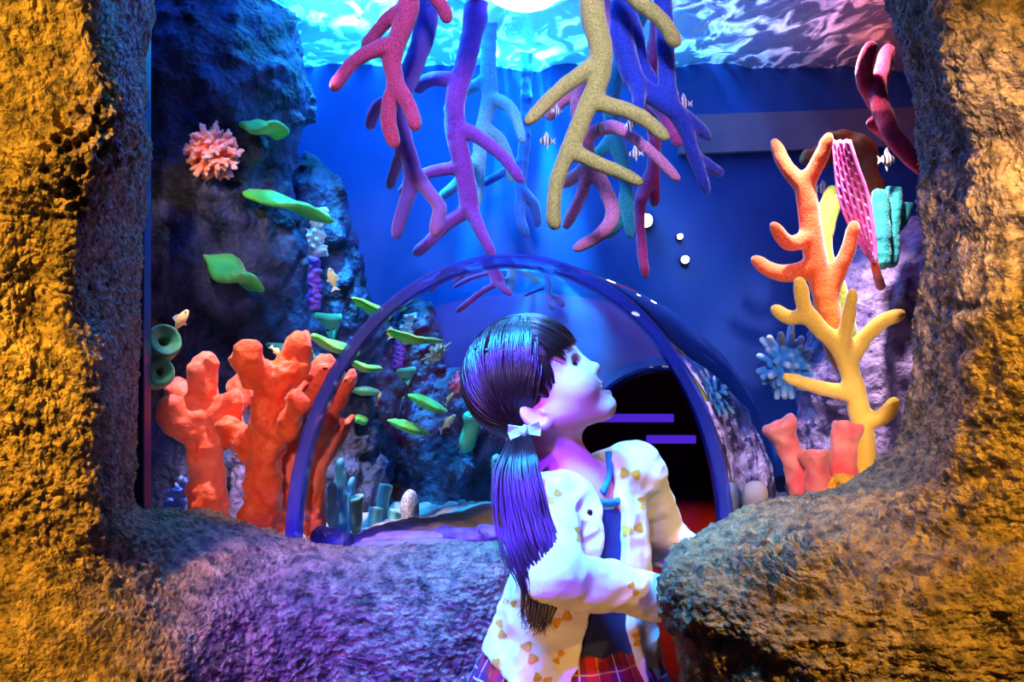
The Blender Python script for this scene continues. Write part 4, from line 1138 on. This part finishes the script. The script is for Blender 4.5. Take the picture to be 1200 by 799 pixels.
# ---------------------------------------------------------------- hair
m, nt, out = new_mat('dark_brown_hair')
b = nt.nodes.new('ShaderNodeBsdfPrincipled'); nt.links.new(b.outputs[0], out.inputs[0])
b.inputs['Base Color'].default_value = srgb('#2e1712'); b.inputs['Roughness'].default_value = .32; b.inputs['Specular IOR Level'].default_value = .75
oi = nt.nodes.new('ShaderNodeTexCoord'); nz = nt.nodes.new('ShaderNodeTexNoise'); nz.inputs['Scale'].default_value = 160
rp = nt.nodes.new('ShaderNodeValToRGB'); rp.color_ramp.elements[0].color = srgb('#0e0808'); rp.color_ramp.elements[1].color = srgb('#34190f')
nt.links.new(oi.outputs['Object'], nz.inputs[0]); nt.links.new(nz.outputs[0], rp.inputs[0]); nt.links.new(rp.outputs[0], b.inputs['Base Color'])
M['hair'] = m
ECt, ERd = np.array([-.008, 0, .016]), np.array([.092, .077, .086])
def env(dv, sc=1.0):
    dv = np.array(dv, float); dv /= np.linalg.norm(dv); return ECt + ERd * dv * sc
def slerp(a, b, t):
    a = np.array(a, float); b = np.array(b, float); a /= np.linalg.norm(a); b /= np.linalg.norm(b)
    w = math.acos(max(-1, min(1, a @ b))); s = math.sin(w) + 1e-9
    return (math.sin((1 - t) * w) * a + math.sin(t * w) * b) / s
def facecut(X, Y, Z):
    x, y, z = X - HC.x, Y - HC.y, Z - HC.z
    u = x * fwd.x + y * fwd.y + z * fwd.z; w = x * upv.x + y * upv.y + z * upv.z; v = x * lft.x + y * lft.y + z * lft.z
    a = np.maximum(.013 + .12 * np.clip(w + .03, -.05, .03) - u, w - .010 - .12 * np.abs(v) * 0)     # open face below the fringe
    e = np.sqrt(((u + .020) / 1.0) ** 2 + (np.abs(v) - .070) ** 2 * .6 + ((w + .044) / 1.25) ** 2) - .026   # ears stay free
    nk = np.maximum(w + .060, -.035 - u)                                                              # open under the jaw
    nk = np.maximum(-.035 - u, w + .035)
    return np.minimum(np.minimum(a, e), nk)
L0, H0 = np.array(HC) - .13, np.array(HC) + .13
hp = [he(tuple(ECt), (.0895, .0745, .0835), .005), custom(facecut, L0, H0, .006, 'sub')]
hair = solid('hair', field(hp, .0025), M['hair'], person)
rr = random.Random(21)
tie = np.array([-.51, -.66, -.66])
paths = []
def lerp_pts(ps, t):
    t = t * (len(ps) - 1); i = min(int(t), len(ps) - 2); return np.array(ps[i]) + (np.array(ps[i + 1]) - np.array(ps[i])) * (t - i)
line = [(-.75, .1, .66), (-.3, .05, .95), (.2, .02, .98), (.55, -.05, .83), (.50, -.45, .72), (.42, -.72, .52), (.30, -.90, .25), (.20, -.97, -.05), (.0, -.98, -.12)]
for i in range(520):
    r0 = lerp_pts(line, rr.random()) + np.array([rr.gauss(.05, .09), rr.gauss(0, .06), rr.gauss(0, .05)])
    t1 = tie + np.array([rr.gauss(0, .05) for _ in range(3)])
    sc = rr.uniform(.985, 1.03)
    pts = []
    for t in np.linspace(0, 1, 15):
        dv = slerp(r0, t1, t)
        dv = dv + np.array([0, -.02, -.05]) * math.sin(math.pi * t) * rr.uniform(.9, 1.1)
        pts.append(hl(*env(dv, sc - .03 * t ** 4 + .004 * math.sin(t * 6 + i) - .07 * max(0, 1 - t / .16))))
    paths.append((np.array(pts), np.linspace(.0014, .0013, 15)))
# far side and back, combed round to the same tie
for i in range(170):
    r0 = np.array([rr.uniform(-.9, .4), rr.uniform(.1, 1), rr.uniform(-.1, 1)]); t1 = tie + np.array([rr.gauss(0, .06) for _ in range(3)])
    via = np.array([-.85, rr.uniform(-.1, .5), rr.uniform(-.45, .35)])
    pts = [hl(*env(slerp(r0, via, t), 1.01)) for t in np.linspace(0, 1, 9)] + [hl(*env(slerp(via, t1, t), 1.01)) for t in np.linspace(.12, 1, 9)]
    paths.append((np.array(pts), np.full(len(pts), .0018)))
solid('hair_strands', tube_mesh(paths, 5), M['hair'], hair)
paths = []
for i in range(240):
    y = rr.uniform(-1, 1)
    r0 = np.array([rr.uniform(-.28, .30), y * .60, .92 - .25 * abs(y)]); e1 = np.array([.90 - .28 * abs(y) ** 2, y * .66, .02 + rr.uniform(-.10, .10) - .22 * abs(y) ** 2.5])
    sc = rr.uniform(.985, 1.025)
    pts = [hl(*env(slerp(r0, e1, t), sc - .045 * t ** 2)) for t in np.linspace(0, 1, 11)]
    paths.append((np.array(pts), np.concatenate([np.linspace(.0014, .0012, 8), [.001, .0007, .0003]])))
for s in (-1, 1):
    for i in range(46):
        r0 = np.array([.45 + rr.uniform(-.1, .2), s * .70, .55]); e1 = np.array([.36 + rr.uniform(-.12, .06), s * .93, -.45 + rr.uniform(-.35, .2)])
        pts = [hl(*env(slerp(r0, e1, t), 1.0 - .06 * t)) for t in np.linspace(0, 1, 10)]
        paths.append((np.array(pts), np.concatenate([np.full(7, .0012), [.0009, .0006, .0003]])))
solid('fringe', tube_mesh(paths, 5), M['hair'], hair)
# ponytail over the near shoulder
TP = hl(*env(tie, 1.0))
core_ = [TP, P(611, 528, 1.325), P(611, 560, 1.30), P(620, 610, 1.275), P(632, 655, 1.25), P(640, 690, 1.235), P(632, 722, 1.235)]
cc = np.array([np.array(v) for v in catmull(core_, 6)])
paths = []
for i in range(420):
    a = rr.uniform(0, 6.283); q = math.sqrt(rr.random()); n = len(cc)
    end = n - 1 - int(rr.random() ** 1.6 * 15)
    ph = rr.uniform(0, 6.28); pts = []
    for j in range(end + 1):
        t = j / (n - 1)
        w = .010 + .017 * math.sin(min(1, t * 1.5) * math.pi * .5) - .045 * max(0, t - .6)
        spread = q * w * (1 + .10 * math.sin(t * 7 + ph))
        dx = math.cos(a) * spread + .006 * math.sin(t * 5 + ph) * t
        if i % 9 == 0: dx -= .022 * math.sin(t * 2.6)
        dy = math.sin(a) * spread * .55
        pts.append(cc[j] + np.array([dx, dy, -.012 * t * q * math.sin(ph)]))
    tail = pts[-1] - pts[-2]
    curl = np.array([rr.gauss(-.0012, .0022), 0, 0])
    pts += [pts[-1] + tail * .8 + curl * .4, pts[-1] + tail * 1.7 + curl * 1.3, pts[-1] + tail * 2.4 + curl * 2.6]
    r = np.full(len(pts), .0012); r[-5:] = [.0010, .0008, .0006, .0004, .0002]
    paths.append((np.array(pts), r))
pony = solid('ponytail', tube_mesh(paths, 5), M['hair'], person)
# mint bow clip
bm = bmesh.new()
bc = P(614.5, 504, 1.318); bx = Vector((.992, .05, .12)).normalized(); by = Vector((0, -1, 0)); bz = bx.cross(by).normalized()
if bz.z < 0: bz = -bz
u_ = 1.32 / F
for s in (-1, 1):
    prof = [(0, 4), (6, 5.2), (18, 8.5), (19.5, 0), (17.5, -8.5), (6, -5.2), (0, -4)]
    f = [bm.verts.new(bc + bx * s * a * u_ + bz * c * u_ + by * (.006 if 0 < a < 19 else .003)) for a, c in prof]
    k = [bm.verts.new(bc + bx * s * a * u_ + bz * c * u_ - by * .006) for a, c in prof]
    bm.faces.new(f); bm.faces.new(k[::-1])
    for i in range(7): bm.faces.new((f[i], k[i], k[(i + 1) % 7], f[(i + 1) % 7]))
bmesh.ops.recalc_face_normals(bm, faces=bm.faces)
M['mint'] = pmat('mint_ribbon', '#a8ead8', '#bff4e4', rough=.45, nscale=40)
bow = bm_obj('hair_bow', bm, M['mint'], person)
solid('knot', field([ell(bc + by * .005, (.0045, .006, .0085), k=.003)], .0012), M['mint'], bow)

# ---------------------------------------------------------------- clothes
def tl(X, Y, Z):
    t = np.clip((.88 - Z) / .26, 0, 1)
    cx = .112 + (.082 - .112) * t; cy = 1.430
    u = (X - cx) * fd.x + (Y - cy) * fd.y; v = (X - cx) * ld.x + (Y - cy) * ld.y
    return u, v
ZK = [.58, .64, .69, .74, .80, .86, .895]
AK = [.150, .136, .124, .114, .106, .100, .070]; BK = [.136, .122, .108, .096, .088, .070, .045]
def torso(off, ztop, zbot, tilt=0.0, fold=.0):
    def f(X, Y, Z):
        u, v = tl(X, Y, Z)
        ph = np.arctan2(v, u)
        fo = fold * np.clip((.86 - Z) / .2, 0, 1) * (np.sin(ph * 9 + Z * 14) + .5 * np.sin(ph * 17 + 2))
        a = np.interp(Z, ZK, AK) + off + fo; b_ = np.interp(Z, ZK, BK) + off + fo
        d = (np.sqrt((u / b_) ** 2 + (v / a) ** 2) - 1) * np.minimum(a, b_)
        zb = zbot + tilt * np.clip(-u / .12, -1, 1)
        return np.maximum(np.maximum(d, Z - ztop), zb - Z)
    return custom(f, (-.09, 1.26, zbot - .05), (.27, 1.60, ztop), .02)
def wedge(X, Y, Z):
    u, v = tl(X, Y, Z)
    ph = np.degrees(np.arctan2(v, u))
    lo = np.interp(Z, [.62, .66, .80, .88, .93], [-58, -55, -40, -42, -60]); hi = np.interp(Z, [.62, .66, .80, .88, .93], [0, -3, -15, -6, 14])
    r = np.sqrt(u * u + v * v)
    d = np.radians(np.maximum(lo - ph, ph - hi)) * r
    return np.maximum(d, .03 - r)
# dress bodice
dp = [torso(-.010, .880, .60), cap(Rs + Vector((.016, .010, .006)), Ls - Vector((.012, .012, .0)), .030, .030, .02),
      custom(lambda X, Y, Z: np.sqrt((X - (NB.x + .022)) ** 2 + (Y - (NB.y - .014)) ** 2 + ((Z - NB.z - .02) * .8) ** 2) - .052, NB + Vector((-.1, -.1, -.1)), NB + Vector((.1, .1, .12)), .004, 'sub')]
M['navy'] = pmat('navy_jersey', '#141a52', '#1d2468', rough=.7, nscale=30, bump=.3, bscale=300, sheen=.2)
dress = solid('dress', field(dp, .0034, post=lump(.002, 26, 5)), M['navy'], person)
# cardigan
def sleeve(S, E_, W, r=(.041, .036, .027)):
    h = (W - E_).normalized()
    return [cap(S, E_, r[0], r[1], .012), cap(E_, W, r[1], r[2], .012), cap(W - h * .03, W, r[2] + .001, r[2], .004)]
cp = [torso(.004, .886, .645, .03, .0034), cap(Rs, Ls, .040, .040, .02), cap(NB + Vector((-.012, .006, -.012)), Ls, .036, .038, .02)]
cp += [custom(wedge, (-.1, 1.2, .5), (.3, 1.6, .97), .004, 'sub'), cap(NB + Vector((.010, -.006, -.012)), NB + Vector((.0, 0, .12)), .046, .056, .006, 'sub')]
cp += sleeve(Rs, Re, Rw) + sleeve(Ls, Le, Lw)
def wr(f, X, Y, Z):
    n1 = fbm(X * 1.0, Y * 1.0, Z * 1.7, 20, 3, 4); n2 = ridged(X + Z * .6, Y, Z * 1.6 - X, 16, 2, 8)
    return f + .0030 * n1 - .0028 * n2 + .0012
CV, CQ = field(cp, .0027, post=wr)
bv = BVHTree.FromPolygons([tuple(v) for v in CV], [tuple(q) for q in CQ])
# mustard bows printed on the knit: laid onto its surface, part of the cardigan's own mesh
bowp = [(738,555,21,8),(741,620,22,-12),(720,593,16,60),(649,582,17,-50),(678,626,16,80),(615,689,18,70),(588,737,20,80),(621,765,24,65),(583,781,17,80),(658,726,22,-30),(636,796,20,20),
        (746,749,14,80),(742,690,14,60),(612,655,16,40),(598,706,14,20),(655,770,15,-60),(752,590,14,70)]
BV, BT = [], []
def add_print(px, py, L, ang):
    ca_, sa = math.cos(math.radians(ang)), math.sin(math.radians(ang))
    for s in (-1, 1):
        n, k = 7, 5
        idx = {}
        for i in range(n):
            t = i / (n - 1); hw = (.16 + .42 * min(1, t * 1.5) - .12 * max(0, t - .8) * 5) * L * .5
            for j in range(k):
                a, c = s * (.04 + t * .5) * L, hw * (2 * j / (k - 1) - 1)
                x, y = px + a * ca_ - c * sa, py + a * sa + c * ca_
                dr = Vector(((x - 600) / F, 1, -(y - 399.5) / F)).normalized()
                hit, nrm, _, _ = bv.ray_cast(Vector((0, 0, CZ)), dr)
                if hit is None: continue
                if nrm.dot(dr) > 0: nrm = -nrm
                idx[i, j] = len(BV); BV.append(tuple(hit + nrm * .0011))
        for i in range(n - 1):
            for j in range(k - 1):
                q = [(i, j), (i + 1, j), (i + 1, j + 1), (i, j + 1)]
                if all(z in idx for z in q):
                    p3 = [Vector(BV[idx[z]]) for z in q]
                    if max((p3[a] - p3[(a + 1) % 4]).length for a in range(4)) < .012: BT.append([idx[z] for z in q])
for b_ in bowp: add_print(*b_)
nv, nq = len(CV), len(CQ)
me = raw_mesh('cardigan', np.vstack([CV, np.array(BV)]), np.vstack([CQ, np.array(BT) + nv]))
M['knit'] = pmat('white_cotton_knit', '#f2ece4', '#fbf8f2', rough=.8, nscale=40, bump=.35, bscale=420, bdist=.002, sheen=.25)
M['mustard'] = pmat('mustard_print', '#d99a1a', '#e6ab2a', rough=.8, nscale=60)
card = link('cardigan', me, [M['knit'], M['mustard']], person)
mi = np.zeros(len(me.polygons), np.int32); mi[nq:] = 1; me.polygons.foreach_set('material_index', mi)
# button on the near front edge
for x, y in ((691, 601),):
    dr = Vector(((x - 600) / F, 1, -(y - 399.5) / F)).normalized(); hit, nrm, _, _ = bv.ray_cast(Vector((0, 0, CZ)), dr)
    if hit: solid('button', field([ell(hit, (.0042, .003, .0055), k=.001)], .001), M['iris'], card)
# neckline trim of the dress
tr_pts = []
for i in range(40):
    a = i / 39 * 2 * math.pi
    tr_pts.append(np.array(NB) + np.array([.012, -.008, -.012]) + np.array(fd) * math.cos(a) * .052 + np.array(ld) * math.sin(a) * .054 + np.array([0, 0, -.018 * math.cos(a) + .016]))
solid('neckline_trim', tube_mesh([(np.array(tr_pts), np.full(40, .0052))], 8), pmat('teal_ribbing', '#1685a8', '#1d95b8', rough=.6, nscale=80), dress)
bb = BVHTree.FromPolygons([tuple(v) for v in V], [tuple(q) for q in Q])
tp_ = []
for x, y in ((701,511),(708,519),(713,530),(715,543),(714,556),(710,568),(706,578)):
    dr = Vector(((x - 600) / F, 1, -(y - 399.5) / F)).normalized()
    hs = [h for h in (bb.ray_cast(Vector((0, 0, CZ)), dr), bv.ray_cast(Vector((0, 0, CZ)), dr)) if h[0] is not None]
    if hs: tp_.append(np.array(min(hs, key=lambda h: h[3])[0] - dr * .002))
if len(tp_) > 3: solid('strap', tube_mesh([(np.array(tp_), np.full(len(tp_), .0055))], 8), bpy.data.materials['teal_ribbing'], dress)
# plaid skirt
m, nt, out = new_mat('red_plaid_wool'); N, L = nt.nodes, nt.links
b = N.new('ShaderNodeBsdfPrincipled'); b.inputs['Roughness'].default_value = .85; L.new(b.outputs[0], out.inputs[0])
uv = N.new('ShaderNodeUVMap'); sp = N.new('ShaderNodeSeparateXYZ'); L.new(uv.outputs[0], sp.inputs[0])
def band(sock, mul, lo, hi, ph=0):
    a = N.new('ShaderNodeMath'); a.operation = 'MULTIPLY_ADD'; a.inputs[1].default_value = mul; a.inputs[2].default_value = ph; L.new(sock, a.inputs[0])
    f_ = N.new('ShaderNodeMath'); f_.operation = 'FRACT'; L.new(a.outputs[0], f_.inputs[0])
    g = N.new('ShaderNodeMath'); g.operation = 'COMPARE'; g.inputs[1].default_value = (lo + hi) / 2; g.inputs[2].default_value = (hi - lo) / 2; L.new(f_.outputs[0], g.inputs[0])
    return g.outputs[0]
def mixc(fac, k, A, B):
    x = N.new('ShaderNodeMix'); x.data_type = 'RGBA'
    q = N.new('ShaderNodeMath'); q.operation = 'MULTIPLY'; q.inputs[1].default_value = k; L.new(fac, q.inputs[0]); L.new(q.outputs[0], x.inputs['Factor'])
    if isinstance(A, tuple): x.inputs['A'].default_value = A
    else: L.new(A, x.inputs['A'])
    x.inputs['B'].default_value = B; return x.outputs['Result']
c = srgb('#c41c22')
for s, mul in ((sp.outputs['X'], 14), (sp.outputs['Y'], 5)):
    c = mixc(band(s, mul, .0, .36), .6, c, srgb('#1a1a4a')); c = mixc(band(s, mul, .16, .20), .8, c, srgb('#e8d8e0')); c = mixc(band(s, mul, .66, .69), .7, c, srgb('#f0c840'))
L.new(c, b.inputs['Base Color'])
n_, k_ = 160, 16
V = []
for j in range(k_):
    z = .70 - .30 * j / (k_ - 1)
    r = np.interp(z, [.40, .50, .60, .64, .68, .70], [.205, .185, .155, .136, .112, .098])
    for i in range(n_):
        a = 2 * math.pi * i / n_; pl = 1 + .05 * min(1, j / 6) * math.sin(a * 16)
        cpt = Vector((.083, 1.43, z)) + fd * math.cos(a) * r * .93 * pl + ld * math.sin(a) * r * pl; V.append(tuple(cpt))
Qs = grid_quads(k_, n_, close_v=True)
me = raw_mesh('skirt', V, Qs)
ul = me.uv_layers.new(name='UVMap'); vi = np.zeros(len(me.loops), np.int32); me.loops.foreach_get('vertex_index', vi)
U = (vi % n_) / n_; W = (vi // n_) / (k_ - 1)
U = U.reshape(-1, 4); fixm = (U.max(1) - U.min(1)) > .5; U[fixm] = np.where(U[fixm] < .5, U[fixm] + 1, U[fixm])
ul.data.foreach_set('uv', np.stack([U.ravel(), W], 1).astype(np.float32).ravel())
link('skirt', me, m, person)
for s in (-1, 1):
    an = Vector((.08, 1.43, .03)) + ld * s * .05
    solid('shoe', field([cap(an - fd * .03, an + fd * .09, .034, .03, .01), cap(an - fd * .03 + Vector((0, 0, .03)), an + Vector((0, 0, .035)), .032, .03, .01),
          custom(lambda X, Y, Z: Z - .002 + 0 * X + 0 * Y, an - Vector((.2, .2, .1)), an + Vector((.2, .2, .002)), .002, 'sub')], .004), M['navy'], person)
# ================================================================== LIGHT
def aim(o, tgt): o.rotation_euler = (Vector(tgt) - o.location).to_track_quat('-Z', 'Y').to_euler()
def area(name, loc, tgt, size, power, col, sy=None, spread=180):
    l = bpy.data.lights.new(name, 'AREA'); l.energy = power; l.color = col; l.shape = 'RECTANGLE'; l.size = size; l.size_y = sy or size; l.spread = math.radians(spread)
    o = bpy.data.objects.new(name, l); COL.objects.link(o); o.location = loc; aim(o, tgt); return o
def spot(name, loc, tgt, power, col, ang, blend=.5, rad=.03):
    l = bpy.data.lights.new(name, 'SPOT'); l.energy = power; l.color = col; l.spot_size = math.radians(ang); l.spot_blend = blend; l.shadow_soft_size = rad
    o = bpy.data.objects.new(name, l); COL.objects.link(o); o.location = loc; aim(o, tgt); return o
# tank lighting above the water
area('tank_cyan_lamp', (-.20, 2.70, 2.6), (-.20, 2.75, 0), 1.0, 85, (.02, .50, 1), .4, 110)
area('tank_blue_lamp', (-.45, 2.35, 2.68), (-.4, 2.5, 0), 1.4, 55, (.02, .10, 1), .6, 110)
area('orange_reflection_fill', (1.05, 2.5, 2.6), (1.05, 2.55, 0), .6, 7, (1, .13, .05), .4, 100)  # added; stands in for the orange rock's reflection in the water
area('tank_violet_lamp', (.22, 2.45, 2.66), (.25, 2.45, 0), .4, 3, (.75, .10, 1), .3, 100)
spot('backdrop_shaft_lamp', (.04, 2.70, 2.5), (.04, 3.02, 1.50), 1400, (.03, .72, 1), 25, .8)
spot('reef_blue_lamp', (-.40, 2.40, 2.6), (-.36, 2.58, .75), 2600, (.03, .50, 1), 34, .8)
spot('coral_lamp_left', (-.48, 1.88, 1.88), (-.42, 2.12, .85), 110, (1, .70, .62), 44, .6)
spot('coral_lamp_right', (.62, 1.90, 1.86), (.72, 2.15, 1.0), 130, (1, .70, .66), 46, .7)
# fill spots added on the hall side to brighten corals through the pane
spot('hanging_coral_fill', (.05, -.3, 2.62), (.05, 2.1, 1.60), 330, (.74, .64, 1), 23, .5, .22)
spot('left_coral_fill', (-.10, -.2, 1.40), (-.46, 1.95, .93), 120, (1, .60, .52), 12, .6, .04)
spot('right_coral_fill', (.15, -.2, 1.55), (.69, 2.0, 1.16), 170, (1, .70, .74), 15, .6, .04)
spot('tube_sponge_fill', (.20, -.2, 1.75), (.58, 1.87, .90), 150, (1, .72, .66), 8, .6, .04)
spot('magenta_coral_fill', (.20, -.2, 2.3), (.69, 1.92, 1.56), 90, (1, .60, .75), 8, .6, .04)
spot('soft_coral_fill', (-.25, -.2, 2.5), (-.64, 2.1, 1.49), 260, (1, .66, .62), 7.5, .6, .04)
# rock lighting from the hall
spot('amber_lamp_upper', (-.98, .10, 1.95), (-.74, 1.2, 1.42), 205, (1, .54, .05), 34, .6, .04)
spot('amber_lamp_left', (-.84, .20, 2.0), (-.86, 1.15, .90), 260, (1, .52, .05), 35, .7, .04)
spot('amber_lamp_low', (-.95, .35, .40), (-.70, 1.25, .60), 16, (1, .42, .05), 36, .8, .04)
spot('amber_lamp_right', (.80, -.05, 2.2), (.74, 1.15, .86), 215, (1, .54, .06), 40, .7, .04)
spot('amber_lamp_edge', (-.05, .10, 2.4), (.60, 1.45, 1.0), 110, (1, .54, .06), 19, .6, .04)
spot('violet_lamp', (-.22, .25, 2.1), (-.13, 1.62, .62), 900, (.085, .014, 1), 25, .9, .04)
# on the girl
spot('pink_lamp', (-.55, .2, 1.35), (.05, 1.4, .99), 23, (.98, .54, .95), 17, .8, .05)
spot('cyan_lamp', (.16, 1.70, 1.93), (.06, 1.42, 1.04), 17, (.20, .72, 1), 38, .8, .04)
area('blue_hair_fill', (-.25, 1.05, 2.1), (-.01, 1.42, 1.1), .45, 11, (.02, .30, 1), .45, 36)  # added for the blue sheen that the tank lights give her hair
spot('orange_floor_lamp', (-.25, .45, .45), (.07, 1.35, .72), 15, (1, .50, .18), 24, .9, .05)
# the room beyond
spot('red_room_lamp', (.9, 5.2, 2.5), (.9, 5.0, 0), 120, (1, .10, .03), 80, .6)
spot('orange_passage_lamp', (.26, 2.2, .62), (.24, 2.0, 0), 8, (1, .32, .04), 120, .6)
M['strip'] = emit('violet_strip_light', (.12, .03, 1, 1), .55)
for x0, x1, py, lab in ((690, 790, 490, 'upper violet light strip glowing in the dark room beyond the tunnel'), (758, 816, 515, 'lower violet light strip glowing in the dark room beyond the tunnel')):
    a, b = P(x0, py, 7.38), P(x1, py - 1, 7.38)
    e = empty('light_strip', (a + b) / 2, lab, 'lamp', 'violet light strips in the far room')
    box_ = bmesh.new(); add_box(box_, (a.x, 7.38, a.z - .03), (b.x, 7.42, a.z + .03), .01); bm_obj('diffuser', box_, M['strip'], e)
    box_ = bmesh.new(); add_box(box_, (a.x - .03, 7.42, a.z - .05), (b.x + .03, 7.50, a.z + .05), .01); bm_obj('channel', box_, M['lamp_body'], e)
W = bpy.data.worlds.new('dim_hall'); SC.world = W; W.use_nodes = True
W.node_tree.nodes['Background'].inputs[0].default_value = (.02, .03, .12, 1); W.node_tree.nodes['Background'].inputs[1].default_value = .25

cam = bpy.data.cameras.new('camera'); cam.lens = 35; cam.sensor_width = 36; cam.clip_start = .05
co = bpy.data.objects.new('camera', cam); COL.objects.link(co); co.location = (0, 0, CZ); co.rotation_euler = (math.radians(90), 0, 0)
SC.camera = co
SC.view_settings.view_transform = 'Standard'; SC.view_settings.look = 'None'; SC.view_settings.gamma = 1; SC.view_settings.use_curve_mapping = False
SC.view_settings.exposure = 0.12
SC.cycles.max_bounces = 8; SC.cycles.transparent_max_bounces = 16; SC.cycles.sample_clamp_indirect = 4; SC.cycles.caustics_reflective = False; SC.cycles.caustics_refractive = False
SC.cycles.use_denoising = True
